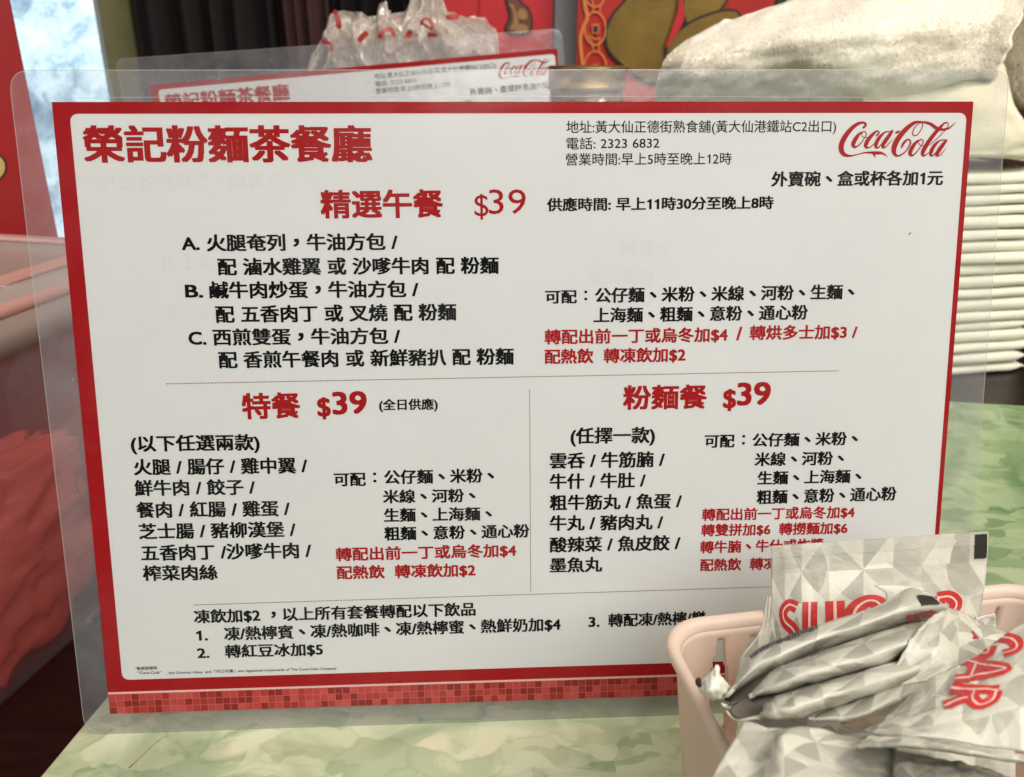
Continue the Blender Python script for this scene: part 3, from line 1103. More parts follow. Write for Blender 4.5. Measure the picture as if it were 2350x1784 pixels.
# ------------------------------------------------------------------ the pink basket
ba, bb = at_z(1600, 1405, 70), at_z(2262, 1333, 70)
ex = Vector((bb.x - ba.x, bb.y - ba.y, 0)).normalized()
ey = Vector((ex.y, -ex.x, 0))
BO = at_z(1541, 1432, 70) + ex * -4.2
BO = Vector((BO.x, BO.y + 2.0, 0))
BW, BD, BH = 117.0, 118.0, 70.0
basket = thing('basket', 'pink plastic basket with slotted walls holding the sugar sachets', 'basket', BO + ex * BW / 2 + ey * BD / 2)


def basket_ring(z, inset, r):
    """rounded outline in basket plan, dense along the back wall"""
    x0, x1, y0, y1 = inset, BW - inset, inset, BD - inset
    out = []
    nb = 190
    for i in range(nb + 1):
        out.append((x0 + r + (x1 - x0 - 2 * r) * i / nb, y0))
    for (cx, cy, a0) in ((x1 - r, y0 + r, -90), (x1 - r, y1 - r, 0), (x0 + r, y1 - r, 90), (x0 + r, y0 + r, 180)):
        for k in range(1, 10):
            a = math.radians(a0 + 9 * k * 90 / 90)
            a = math.radians(a0 + k * 10)
            if a0 == 180 and k == 9:
                continue
            out.append((cx + r * math.cos(a), cy + r * math.sin(a)))
        if a0 == 0:
            out += [(lerp(x1 - r, x0 + r, t / 8), y1) for t in range(1, 9)]
        if a0 == 90:
            nl = 70
            out += [(x0, lerp(y1 - r, y0 + r, t / nl)) for t in range(1, nl + 1)]
    return [BO + ex * px + ey * py + Vector((0, 0, z)) for px, py in out], nb


SLOT0 = (at_z(1650, 1462, 64) - BO).dot(ex)


def in_slot(x, z):
    if not 14 < z < 64.2:
        return False
    for k in range(-1, 12):
        c = SLOT0 + k * 9.4
        if c < 10 or c > BW - 10:
            continue
        w = lerp(2.9, 1.15, min(1, max(0, (z - 50) / 12)))
        if abs(x - c) < w:
            return True
    return False


zs = [1.5] + [4 + 1.25 * i for i in range(50)] + [67.0]
V, F = [], []
ring_n = None
for z in zs:
    pts, nb = basket_ring(z, lerp(9, 2.6, z / 67), 11)
    ring_n = len(pts)
    V += pts
for j in range(len(zs) - 1):
    for i in range(ring_n):
        k = (i + 1) % ring_n
        if i < nb:
            ins_ = lerp(9, 2.6, zs[j] / 67)
            xx = ins_ + 11 + (BW - 2 * ins_ - 22) * (i + .5) / nb
            if in_slot(xx, (zs[j] + zs[j + 1]) / 2):
                continue
        a = j * ring_n
        F.append((a + i, a + k, a + ring_n + k, a + ring_n + i))
F.append(tuple(range(ring_n))[::-1])
o = mesh('wall', local(basket, V), F, M['basket'], basket, smooth=True)
sm = o.modifiers.new('thickness', 'SOLIDIFY')
sm.thickness = 1.5 * MM
sm.offset = 0
# rolled rim: a flange with rounded lip
prof = [(2.2, 66.8), (0.9, 67.4), (-0.3, 67.6), (-0.6, 68.4), (-0.3, 69.4), (0.3, 69.9), (1.3, 70.0), (2.4, 69.5), (3.1, 68.2), (3.3, 66.2), (2.8, 65.8)]
V, F = [], []
for ins_, z in prof:
    pts, nb = basket_ring(z, ins_, 12.6 - ins_ * .6)
    V += pts
for j in range(len(prof)):
    for i in range(ring_n):
        k = (i + 1) % ring_n
        a, b = j * ring_n, ((j + 1) % len(prof)) * ring_n
        F.append((a + i, a + k, b + k, b + i))
mesh('rim', local(basket, V), F, M['basket'], basket, smooth=True)

# ------------------------------------------------------------------ sugar sachets
GROUP = 'sugar sachets heaped in the pink basket'


def sachet(label, rows, crinkle=0.3, seed=0, uv=(4, 3), flip=False, thick=0.5, nu=44, nv=30, cat='sugar sachet'):
    R = rows_px(rows)
    p0 = R[-1][len(R[-1]) // 2]
    t = thing('sugar_sachet', label, cat, p0, GROUP)
    P = Patch(R, crinkle, seed, flip)
    P.mesh('body', M['sachet'], t, nu, nv, thick, uv)
    return t, P


# upright sachet against the back of the basket
t, P = sachet('upright white sachet with red lettering and a black corner block, tallest in the basket',
              [[(1771, 1254, -31), (1850, 1248, -32), (2010, 1238, -33), (2150, 1228, -33), (2268, 1221, -32)],
               [(1769, 1330, -34), (1850, 1326, -36.5), (2010, 1318, -37), (2150, 1308, -37), (2264, 1300, -34)],
               [(1770, 1400, -38), (1850, 1400, -41.5), (2010, 1394, -42), (2150, 1385, -41), (2256, 1370, -38)],
               [(1770, 1490, -43), (1850, 1490, -46), (2010, 1484, -47), (2150, 1470, -45), (2244, 1440, -43)],
               [(1772, 1570, -47), (1850, 1572, -49), (2010, 1570, -49), (2150, 1550, -48), (2236, 1520, -47)]],
              0.22, 3, (4.4, 1.9), nu=60, nv=44)
P.mesh('crimped_seal', M['sachet_seal'], t, 120, 12, 0, (4.4, 1.9), 0.0, 1.0, 0.0, 0.085, 0.06, 0.2)
for o in t.children:
    if o.name.startswith('crimped_seal'):
        o.data.materials[0] = M['sachet']
# ribs of the seal
for k in range(9):
    v, f = ribbon([(x / 12, 0.008 + k * .0094, .0032) for x in range(13)], 2, 0, 0, False)
    P.apply(v, f, 'seal_rib', M['sachet_seal'], t, 0.16)
P.mesh('registration_block', M['sachet_black'], t, 6, 8, 0, (1, 1), 0.932, 0.992, 0.012, 0.185, 0.30)
sugar_word(P, t, lambda x, y: (0.075 + 0.80 * x, 0.425 + (1 - y) * 0.345), 0.12)

# small white corner sticking up behind it at the right
t, P = sachet('small white sachet corner poking up at the right end of the heap',
              [[(2240, 1418, -46), (2262, 1413, -45), (2284, 1408, -45)],
               [(2240, 1440, -47), (2262, 1436, -46), (2286, 1432, -46)],
               [(2240, 1500, -50), (2262, 1500, -50), (2290, 1500, -50)]], 0.2, 9, (1, 1), nu=12, nv=12)

# narrow wedge of a sachet between the basket wall and the upright one
t, P = sachet('sachet behind the fold at the left with only its slanted edge showing',
              [[(1762, 1370, -44), (1766, 1370, -44), (1770, 1370, -44)],
               [(1742, 1450, -47), (1760, 1440, -47), (1775, 1430, -47)],
               [(1700, 1512, -51), (1745, 1512, -50), (1785, 1500, -49)],
               [(1690, 1560, -53), (1745, 1560, -53), (1785, 1560, -53)]], 0.2, 11, (1, 1.4), nu=14, nv=16)

# sachet behind, lying to the right with the S of its lettering
t, P = sachet('sachet behind the folded ones, sloping down out of the frame at the right',
              [[(2128, 1424, -76), (2160, 1404, -72), (2200, 1400, -68), (2262, 1436, -66), (2400, 1472, -66)],
               [(2096, 1462, -82), (2140, 1456, -80), (2200, 1452, -76), (2290, 1478, -74), (2410, 1520, -74)],
               [(2060, 1520, -86), (2120, 1510, -85), (2200, 1505, -83), (2300, 1530, -82), (2420, 1580, -81)],
               [(1990, 1585, -89), (2080, 1570, -89), (2180, 1560, -88), (2310, 1600, -86), (2420, 1650, -84)]], 0.6, 15, (3, 2.2), nu=50, nv=40)
t0_, P0_ = t, P
sachet('shadowed sachet buried under the folded ones in the middle of the basket',
       [[(1730, 1580, -60), (1850, 1560, -58), (2000, 1520, -56), (2150, 1500, -54), (2330, 1480, -54)],
        [(1716, 1640, -66), (1850, 1650, -64), (2000, 1640, -62), (2150, 1620, -60), (2330, 1600, -60)],
        [(1716, 1700, -76), (1850, 1720, -74), (2000, 1720, -72), (2150, 1720, -70), (2330, 1720, -70)],
        [(1730, 1800, -90), (1850, 1820, -90), (2000, 1820, -88), (2150, 1820, -86), (2330, 1820, -86)]], 1.0, 19, (4, 3))
t, P = t0_, P0_
v, f = ribbon([(.60, .28, .02), (.62, .34, .04), (.60, .38, .02)], 5, 0)
P.apply(v, f, 'lettering', M['sachet_red'], t, 0.15)

# three sachets folded over and nested: each shows a long curved band with an open mouth at its left end


def band(label, top, bot, back, seed, crinkle=0.35, uv=(2.6, 1.6), tuck=None):
    """top and bot: the two edges of the visible face; behind the top edge it curls back and down"""
    rows = [back, top,
            [((a[0] + b[0]) / 2, (a[1] + b[1]) / 2, min(a[2], b[2]) - 3.0) for a, b in zip(top, bot)],
            bot] + ([tuck] if tuck else [])
    return sachet(label, rows, crinkle, seed, uv, nu=60, nv=30)


t, P = band('topmost folded sachet with a black bar and tiny black print along its edge',
            [(1676, 1592, -78), (1722, 1506, -72), (1800, 1463, -67), (1900, 1427, -63), (2010, 1392, -60), (2085, 1352, -57), (2128, 1360, -56)],
            [(1661, 1608, -79), (1736, 1557, -77), (1805, 1524, -74), (1886, 1489, -71), (1990, 1455, -68), (2110, 1424, -64), (2192, 1408, -60)],
            [(1690, 1600, -66), (1730, 1525, -60), (1806, 1480, -55), (1900, 1440, -52), (2010, 1400, -50), (2090, 1362, -49), (2140, 1375, -49)],
            21, 0.25, (3.2, 2.2),
            [(1676, 1612, -66), (1752, 1575, -62), (1856, 1540, -60), (1950, 1498, -58), (2050, 1460, -56), (2130, 1436, -54), (2195, 1425, -52)])
P.mesh('registration_bar', M['sachet_black'], t, 8, 5, 0, (1, 1), 0.865, 0.975, 0.40, 0.53, 0.35)
rr = random.Random(5)
parts = []
for k in range(26):
    u = 0.17 + k * .0115
    parts.append(ribbon([(u, .285 + .01 * math.sin(k), .010), (u + .003 + rr.random() * .005, .35 + rr.random() * .03, .007)], 2, 0, 0, False))
    if k % 2:
        parts.append(ribbon([(u, .31, .016), (u + .009, .32, .016)], 2, 0.01, 0, False))
v, f = join(parts)
P.apply(v, f, 'small_print', M['sachet_black'], t, 0.28)
parts = []
for k in range(5):
    parts.append(ribbon([(.80 + k * .026, .60, .016), (.806 + k * .026, .72, .018)], 2, 0, 0, False))
v, f = join(parts)
P.apply(v, f, 'lettering', M['sachet_red'], t, 0.30)
# curled fin of foil standing at its right top
fin = Patch(rows_px([[(2008, 1343, -54), (2045, 1341, -54), (2085, 1344, -54), (2118, 1350, -55)],
                     [(2032, 1362, -56), (2058, 1360, -57), (2090, 1358, -57), (2125, 1362, -56)],
                     [(2030, 1388, -60), (2062, 1376, -60), (2095, 1366, -59), (2130, 1372, -57)]]), 0.1, 4)
fin.mesh('curled_fin', M['sachet_seal'], t, 16, 12, 0.3, (1, .6))
# torn white flap at its left end
flap = Patch(rows_px([[(1612, 1560, -80), (1622, 1548, -80), (1640, 1531, -79), (1647, 1526, -78)],
                      [(1605, 1585, -82), (1622, 1578, -84), (1644, 1560, -83), (1652, 1545, -80)],
                      [(1614, 1597, -82), (1632, 1592, -85), (1652, 1578, -83), (1664, 1562, -80)],
                      [(1634, 1609, -81), (1645, 1606, -82), (1662, 1596, -81), (1680, 1580, -79)]]), 0.5, 8)
flap.mesh('torn_flap', M['sachet_white'], t, 18, 14, 0.3, (.4, .3))

t, P = band('second folded sachet, nested under the topmost one with its mouth open',
            [(1716, 1598, -84), (1745, 1568, -83), (1785, 1536, -80), (1850, 1510, -78), (1950, 1478, -75), (2050, 1447, -72), (2120, 1432, -70)],
            [(1722, 1602, -85), (1764, 1596, -86), (1846, 1572, -86), (1930, 1550, -85), (2002, 1534, -83), (2080, 1506, -80), (2140, 1488, -77)],
            [(1716, 1588, -76), (1746, 1560, -70), (1790, 1530, -66), (1870, 1500, -64), (1960, 1466, -62), (2050, 1438, -62), (2120, 1424, -62)],
            33, 0.3, (2.8, 2.2),
            [(1730, 1602, -76), (1772, 1600, -72), (1850, 1584, -70), (1935, 1560, -68), (2015, 1535, -66), (2085, 1508, -66), (2140, 1500, -66)])
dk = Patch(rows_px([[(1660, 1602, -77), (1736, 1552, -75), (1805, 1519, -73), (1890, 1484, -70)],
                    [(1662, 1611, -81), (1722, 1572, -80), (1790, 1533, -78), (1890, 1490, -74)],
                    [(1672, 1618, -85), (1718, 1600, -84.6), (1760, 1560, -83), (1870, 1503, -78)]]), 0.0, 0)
dk.mesh('mouth_shade', M['sachet_shade'], t, 12, 8, 0.2)  # dark sheet laid over the gap to paint its shade
lipp = Patch(rows_px([[(1654, 1612, -83), (1672, 1617, -84), (1694, 1612, -84), (1718, 1596, -83)],
                      [(1658, 1620, -84), (1676, 1626, -85), (1698, 1617, -85), (1720, 1600, -84)]]), 0.0, 0)
lipp.mesh('pale_lip', M['sachet_white'], t, 12, 3, 0.3)

t, P = band('third folded sachet, lowest of the nested ones, its open mouth painted dark for shade',
            [(1746, 1634, -91), (1766, 1610, -91), (1810, 1592, -90), (1870, 1574, -89), (1950, 1552, -88), (2060, 1516, -83), (2190, 1472, -72)],
            [(1744, 1645, -93), (1780, 1652, -95), (1825, 1648, -95), (1880, 1631, -94), (1960, 1607, -92), (2080, 1570, -86), (2225, 1518, -76)],
            [(1742, 1622, -82), (1762, 1602, -79), (1805, 1586, -76), (1868, 1568, -75), (1940, 1545, -74), (2040, 1506, -70), (2180, 1464, -66)],
            47, 0.4, (2.8, 2.2),
            [(1750, 1640, -80), (1780, 1644, -79), (1822, 1644, -78), (1885, 1632, -77), (1965, 1602, -76), (2070, 1566, -73), (2215, 1520, -68)])
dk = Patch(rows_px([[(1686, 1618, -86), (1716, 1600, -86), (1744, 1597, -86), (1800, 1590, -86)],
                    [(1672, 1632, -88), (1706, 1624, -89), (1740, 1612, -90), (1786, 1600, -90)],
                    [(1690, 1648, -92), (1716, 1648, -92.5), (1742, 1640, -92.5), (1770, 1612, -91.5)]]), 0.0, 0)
dk.mesh('mouth_shade', M['sachet_shade'], t, 12, 8, 0.2)  # painted shade sheet across the mouth of the lowest fold
lipp = Patch(rows_px([[(1667, 1629, -88), (1682, 1644, -90), (1702, 1649, -92), (1722, 1645, -93), (1745, 1640, -93)],
                      [(1667, 1632, -88.5), (1682, 1648, -91), (1702, 1653, -93), (1724, 1649, -94), (1748, 1648, -94)]]), 0.0, 0)
lipp.mesh('pale_lip', M['sachet_white'], t, 16, 3, 0.3)

# two slim sachets under the fold, in shadow
t, P = sachet('slim shaded sachet squeezed under the lowest fold',
              [[(1890, 1636, -92), (1980, 1600, -90), (2080, 1560, -87), (2170, 1530, -84), (2240, 1515, -82)],
               [(1856, 1652, -95), (1960, 1650, -96), (2060, 1612, -93), (2160, 1572, -89), (2250, 1545, -86)],
               [(1850, 1655, -88), (1950, 1655, -86), (2060, 1626, -84), (2160, 1590, -82), (2250, 1560, -80)]], 0.3, 52, (3, .8), nu=40, nv=16)
t, P = sachet('shaded sachet edge sloping up to the right between the fold and the big sachet',
              [[(1965, 1642, -90), (2060, 1600, -88), (2150, 1556, -85), (2220, 1520, -82)],
               [(1930, 1664, -93), (2040, 1622, -93), (2130, 1580, -91), (2200, 1545, -88)],
               [(1960, 1680, -90), (2050, 1650, -88), (2140, 1620, -86), (2220, 1600, -84)]], 0.3, 57, (3, .8), nu=36, nv=16)

# the large sachet at the right, its word running down towards the reader
t, P = sachet('large sachet at the right whose red word runs steeply downwards',
              [[(2062, 1622, -97), (2120, 1570, -95), (2180, 1535, -92), (2250, 1500, -89), (2330, 1440, -86), (2440, 1400, -84)],
               [(2030, 1650, -102), (2110, 1622, -103), (2190, 1588, -101), (2270, 1552, -98), (2360, 1500, -94), (2460, 1450, -92)],
               [(2012, 1670, -106), (2100, 1660, -109), (2190, 1645, -109), (2280, 1620, -106), (2370, 1580, -103), (2480, 1530, -100)],
               [(2002, 1684, -107), (2090, 1688, -112), (2180, 1698, -114), (2270, 1712, -114), (2380, 1728, -113), (2490, 1740, -111)]],
              0.45, 61, (3.4, 2.0), nu=70, nv=50)


def big_word(x, y):
    # a point of the photograph solved back onto the sheet by a coarse search, once per stroke point
    X = 2322 - 92 * x + (y - .5) * 118
    Y = 1392 + 214 * x + (y - .5) * 4
    best, bu, bv = 1e9, 0, 0
    key = (round(X), round(Y))
    for u, v, a, b in GRID:
        d = (a - X) ** 2 + (b - Y) ** 2
        if d < best:
            best, bu, bv, ba_, bb_ = d, u, v, a, b
    (ax, ay), (cx, cy) = J[(bu, bv)]
    det = ax * cy - ay * cx
    dx, dy = X - ba_, Y - bb_
    du, dv = (dx * cy - dy * cx) / det, (ax * dy - ay * dx) / det
    return bu + du, bv + dv


INV = CR.transposed()


def photo_px(p):
    c = INV @ (p - CP)
    return 1175 + FPX * c.x / -c.z, 892 - FPX * c.y / -c.z


GRID, J = [], {}
for i in range(41):
    for j in range(31):
        u, v = i / 40, j / 30
        a, b = photo_px(P.raw(u, v))
        a1, b1 = photo_px(P.raw(u + .004 if u < 1 else u - .004, v))
        a2, b2 = photo_px(P.raw(u, v + .004 if v < 1 else v - .004))
        su, sv = (1 if u < 1 else -1) / .004, (1 if v < 1 else -1) / .004
        GRID.append((u, v, a, b))
        J[(u, v)] = (((a1 - a) * su, (b1 - b) * su), ((a2 - a) * sv, (b2 - b) * sv))
# letters U, G, A, R that show; the word's first letter lies beyond the sheet's upper edge
sugar_word(P, t, lambda x, y: big_word(x * .80 + .30, y), 0.15, 'GAR', .25)

# the sachet right under it: a thin bright double edge
t, P = sachet('flat sachet under the large one, a thin bright edge running off right',
              [[(1992, 1690, -108), (2080, 1692, -112), (2180, 1706, -114), (2280, 1722, -115), (2400, 1742, -114)],
               [(1976, 1702, -110), (2070, 1698, -114), (2175, 1712, -117), (2280, 1732, -118), (2400, 1752, -117)],
               [(1964, 1716, -112), (2060, 1712, -116), (2170, 1722, -119), (2280, 1738, -120), (2400, 1756, -119)],
               [(1970, 1716, -100), (2060, 1716, -100), (2170, 1728, -100), (2280, 1744, -100), (2400, 1762, -100)]], 0.25, 71, (4, 1), nu=50, nv=18)

# the bright sachet at the bottom
t, P = sachet('bright sachet with an upright crease at the bottom of the frame',
              [[(1708, 1655, -98), (1780, 1672, -100), (1860, 1668, -100), (1950, 1690, -99), (2060, 1700, -98)],
               [(1690, 1690, -104), (1768, 1704, -106), (1800, 1684, -109), (1920, 1714, -106), (2060, 1725, -104)],
               [(1662, 1735, -111), (1750, 1748, -112), (1800, 1735, -116), (1930, 1760, -113), (2070, 1770, -110)],
               [(1634, 1786, -118), (1730, 1796, -119), (1800, 1790, -123), (1940, 1810, -120), (2080, 1820, -117)],
               [(1606, 1840, -126), (1720, 1850, -127), (1800, 1850, -130), (1950, 1860, -127), (2090, 1870, -124)]], 0.35, 83, (3.0, 2.0), nu=60, nv=44)
# a shaded one in the gap at the bottom right
t, P = sachet('shaded sachet deep in the gap at the bottom right of the heap',
              [[(2050, 1720, -104), (2150, 1740, -104), (2250, 1760, -103), (2330, 1790, -102)],
               [(2050, 1750, -110), (2150, 1760, -111), (2250, 1780, -110), (2320, 1810, -108)],
               [(2050, 1830, -122), (2150, 1830, -122), (2250, 1840, -120), (2310, 1860, -118)]], 0.5, 91, (3, 2), nu=30, nv=24)
# the crumb on the basket rim by the torn flap
v, f = box((0, 0, 0), (1, 1, 1))
pc = at_y(1604, 1566, -82)
bm = bmesh.new()
bmesh.ops.create_icosphere(bm, subdivisions=2, radius=0.9 * MM)
for q in bm.verts:
    q.co *= 1 + 0.4 * noise.noise(q.co * 1500)
me = bpy.data.meshes.new('sugar_crumb')
bm.to_mesh(me)
bm.free()
me.materials.append(M['crumb'])
o = link(bpy.data.objects.new('sugar_crumb', me))
o.location = pc * MM
o.scale = (.8, .8, 1.3)
tag(o, 'dark brown burnt speck stuck to the torn white sachet flap', 'crumb')


# ------------------------------------------------------------------ tub with a lid at the left
def quadp(a, b, c, d, n=1):
    return [a, b, c, d]


la, lb = at_z(-1, 823, 80), at_z(150, 759, 80)
ld = Vector((lb.x - la.x, lb.y - la.y, 0)).normalized()
lo = Vector((-ld.y, ld.x, 0))
lid_near = Vector((la.x, la.y, 0)) - ld * 150
lid_len = (Vector((at_z(196, 740, 80).x, at_z(196, 740, 80).y, 0)) - Vector((la.x, la.y, 0))).length + 190
ltop = at_z(0, 594, 112)
lwid = 118.0
tub = thing('storage_tub', 'milky clear plastic tub with a lid and a red bag inside, left of the menu', 'tub',
            lid_near + ld * lid_len / 2 + lo * lwid / 2 + Vector((0, 0, -109)))


def tub_ring(z, inset, r=14, n=7, twist=0.0):
    x0, x1, y0, y1 = inset, lid_len - inset, inset + twist, lwid - inset
    out = []
    for cx, cy, a0 in ((x0 + r, y0 + r, 180), (x1 - r, y0 + r, 270), (x1 - r, y1 - r, 0), (x0 + r, y1 - r, 90)):
        for k in range(n):
            a = math.radians(a0 + 90 * k / (n - 1))
            out.append((cx + r * math.cos(a), cy + r * math.sin(a)))
    return [lid_near + ld * a + lo * b + Vector((0, 0, z)) for a, b in out]


def loft(name, rings, mat, parent, cap0=False, cap1=False, smooth=True, solid=0):
    n = len(rings[0])
    V = [p for r in rings for p in r]
    F = []
    for j in range(len(rings) - 1):
        for i in range(n):
            k = (i + 1) % n
            F.append((j * n + i, j * n + k, (j + 1) * n + k, (j + 1) * n + i))
    if cap0:
        F.append(tuple(range(n))[::-1])
    if cap1:
        F.append(tuple(range((len(rings) - 1) * n, len(rings) * n)))
    o = mesh(name, local(parent, V) if parent else V, F, mat, parent, smooth)
    if solid:
        m = o.modifiers.new('thickness', 'SOLIDIFY')
        m.thickness = solid * MM
        m.offset = -1
    return o


loft('body', [tub_ring(-109, 27, 18), tub_ring(-105, 25, 18), tub_ring(0, 13, 16), tub_ring(60, 6, 14), tub_ring(84, 4, 14)], M['tub'], tub, cap0=True)
loft('lid', [tub_ring(80, -1, 16), tub_ring(80, -2, 16), tub_ring(92, -2.5, 16), tub_ring(105, -1.5, 16), tub_ring(107, 1.5, 15), tub_ring(112, 2.0, 15), tub_ring(112.6, 4, 14), tub_ring(110, 10, 12), tub_ring(109, 14, 10)], M['lid'], tub, cap1=True)
loft('lid_rim', [tub_ring(111.5, 1.0, 15), tub_ring(114.5, 1.4, 15), tub_ring(116, 3.0, 15), tub_ring(114.5, 4.6, 14), tub_ring(112.5, 5.0, 14)], M['rim_clear'], tub)
loft('lid_rim', [tub_ring(98, -2.6, 15), tub_ring(100.5, -4.2, 16), tub_ring(103, -3.6, 16), tub_ring(104.5, -1.4, 15)], M['rim_clear'], tub)
# crumpled red bag inside
rb = thing('red_bag', 'crumpled red plastic bag filling the inside of the clear tub', 'plastic bag', lid_near + ld * lid_len / 2 + lo * lwid / 2 + Vector((0, 0, -104)))
bm = bmesh.new()
bmesh.ops.create_icosphere(bm, subdivisions=6, radius=1)
hx, hy, hz = lid_len / 2 - 22, lwid / 2 - 23, 62
for q in bm.verts:
    d = q.co.normalized()
    s = 1 / max(abs(d.x), abs(d.y), abs(d.z) * 1.05) ** 0.75
    ridg = 1.06 - abs(noise.noise(d * 2.4 + Vector((3, 1, 0)))) * 0.32 - 0.16 * abs(noise.noise(d * 5.0)) - 0.04 * abs(noise.noise(d * 11))
    p = Vector((d.x * hx, d.y * hy, d.z * hz)) * s * ridg
    w = ld * p.x + lo * p.y + Vector((0, 0, max(p.z + hz * 0.98, 2.0 + 3 * abs(noise.noise(d * 5)))))
    q.co = w * MM
me = bpy.data.meshes.new('body')
bm.to_mesh(me)
bm.free()
me.materials.append(M['red_film'])
me.polygons.foreach_set('use_smooth', [True] * len(me.polygons))
link(bpy.data.objects.new('body', me), rb)

# ------------------------------------------------------------------ things at the back left
# tall red carton behind the tub
e0, e1 = at_y(33, 0, 300), at_y(60, 180, 300)
ex_ = e1.x
cz = 60
cart = thing('red_carton', 'tall red cardboard carton with a cream patch, at the far left behind the tub', 'carton', (ex_ - 120, 360, -60))
side = Vector((ray(60, 180).x, ray(60, 180).y, 0)).normalized()
frt = Vector((-0.93, -0.36, 0)).normalized()
c_ = Vector((120, -60, 0))
plan = [c_, c_ + (side + Vector((-.06, 0, 0))) * 90, c_ + side * 90 + frt * 200, c_ + frt * 200]
o = prism('board', [(p.x, p.y) for p in plan], 0, 420, M['red_box'], cart)
bevel(o, 2)
fn_ = Vector((frt.y, -frt.x, 0))
if fn_.y > 0:
    fn_ = -fn_


def on_front(px, py, off):
    o_ = Vector((ex_, 300, 0)) + fn_ * off
    r_ = ray(px, py)
    return CP + r_ * ((o_ - CP).dot(fn_) / r_.dot(fn_))


for nm, k, off, mt in (('patch_outline', 1.1, 0.5, 'dark_outline'), ('cream_patch', 1.0, 1.0, 'cream_spot')):
    pts = [on_front(-34 + 46 * k * math.cos(a), 384 + 36 * k * math.sin(a), off) for a in [math.radians(q * 15) for q in range(24)]]
    mesh(nm, local(cart, pts), [tuple(range(24))], M[mt], cart)

# frosted window, far behind
wy = 1004
a, b = at_y(20, -40, wy), at_y(262, 620, wy)
a.x = at_y(10, 0, wy).x - 60
b.x = at_y(236, 90, wy).x
win = thing('window', 'bright frosted window at the back left with bluish white light', 'window', ((a.x + b.x) / 2, wy, b.z))
W2 = (b.x - a.x) / 2
H2 = a.z - b.z + 60
mesh('pane', *box((-W2, -2, 0), (W2, 2, H2)), M['window'], win)
for x in (-W2 - 14, W2):
    mesh('frame', *box((x, -12, -14), (x + 14, 5, H2 + 14)), M['window_frame'], win)
for z in (-14, H2):
    mesh('frame', *box((-W2 - .2, -12.2, z), (W2 + .2, 5.2, z + 14)), M['window_frame'], win)


def post(name, px0, px1, y, depth, mat, label, cat, z0=-740, z1=880, dy=110):
    x0, x1 = at_y(px0, dy, y).x, at_y(px1, dy, y).x
    o = mesh(name, *box((x0, y, z0), (x1, y + depth, z1)), mat)
    bevel(o, 3)
    return tag(o, label, cat)


post('pillar', 240, 312, 960, 40, M['olive'], 'olive brown plastered pillar right beside the bright window', 'pillar')
post('pillar', 1270, 1336, 760, 60, M['plaster'], 'pale grey painted pillar between the two red posters', 'pillar')
post('door_frame', 1765, 1793, 800, 40, M['black_frame'], 'black upright frame bar right of the gold figure poster', 'frame')
post('metal_strip', 1794, 1818, 801, 30, M['blue_strip'], 'pale blue upright metal strip just above the fluffy towel', 'metal strip')

# curtains: gathered dark cloth with one panel painted lighter as if lit
def curtain(px0, px1, y, mat, label, folds, seed, amp=14, slant=0.0):
    x0, x1 = at_y(px0, 60, y).x, at_y(px1, 60, y).x
    V, F = [], []
    nu, nv = folds * 10, 24
    for j in range(nv + 1):
        z = lerp(-700, 860, j / nv)
        for i in range(nu + 1):
            u = i / nu
            ph = (u + .10 * noise.noise(Vector((u * 3.3, seed * 2.0, 0)))) * folds * 2 * math.pi
            yy = y + amp * math.sin(ph + 1.2 * noise.noise(Vector((u * 4, j * .1, seed)))) + 6 * noise.noise(Vector((u * 9, j * .15, seed + 3)))
            V.append((lerp(x0, x1, u) + slant * (z - 250) / 100 + 3 * noise.noise(Vector((u * 3, j * .2, seed))), yy, z))
    for j in range(nv):
        for i in range(nu):
            q = j * (nu + 1) + i
            F.append((q, q + 1, q + nu + 2, q + nu + 1))
    o = mesh('curtain', V, F, mat, None, True)
    sm = o.modifiers.new('thickness', 'SOLIDIFY')
    sm.thickness = 2 * MM
    return tag(o, label, 'curtain', 'dark curtains hanging at the back')


curtain(310, 640, 900, M['curtain'], 'nearly black maroon curtain hanging right of the olive pillar', 5, 2, 16)
curtain(655, 760, 860, M['curtain_lit'], 'maroon curtain panel painted lighter as lit, hanging left of the crumpled bag', 3, 5, 9, -1.6)
curtain(765, 1030, 890, M['curtain'], 'dark curtain hanging behind the crumpled clear bag', 6, 9, 14)

# poster with a small brown figure, left of the pale pillar
py = 742


def blob(px_pts, y, sub=6):
    P = crom([tuple(p) for p in px_pts] + [tuple(px_pts[0])], sub)[:-1]
    return [at_y(a, b, y) for a, b in P]


def flatshape(name, pts, mat, parent, y):
    L = parent.location / MM
    n = len(pts)
    V = [(p.x - L.x, y - L.y, p.z - L.z) for p in pts] + [(p.x - L.x, y + 0.5 - L.y, p.z - L.z) for p in pts]
    F = [tuple(range(n)), tuple(range(n, 2 * n))[::-1]] + [(i, (i + 1) % n, n + (i + 1) % n, n + i) for i in range(n)]
    return mesh(name, V, F, mat, parent)


def outset(pts, d):
    n = len(pts)
    out = []
    c = sum(pts, Vector()) / n
    for i in range(n):
        t = (pts[(i + 1) % n] - pts[i - 1])
        nrm = Vector((t.z, 0, -t.x)).normalized()
        if nrm.dot(pts[i] - c) < 0 and False:
            nrm = -nrm
        out.append(pts[i] + nrm * d)
    area = lambda P: abs(sum(P[i].x * P[(i + 1) % n].z - P[(i + 1) % n].x * P[i].z for i in range(n)))
    if area(out) < area(pts):
        out = [p * 2 - q for p, q in zip(pts, out)]
    return out


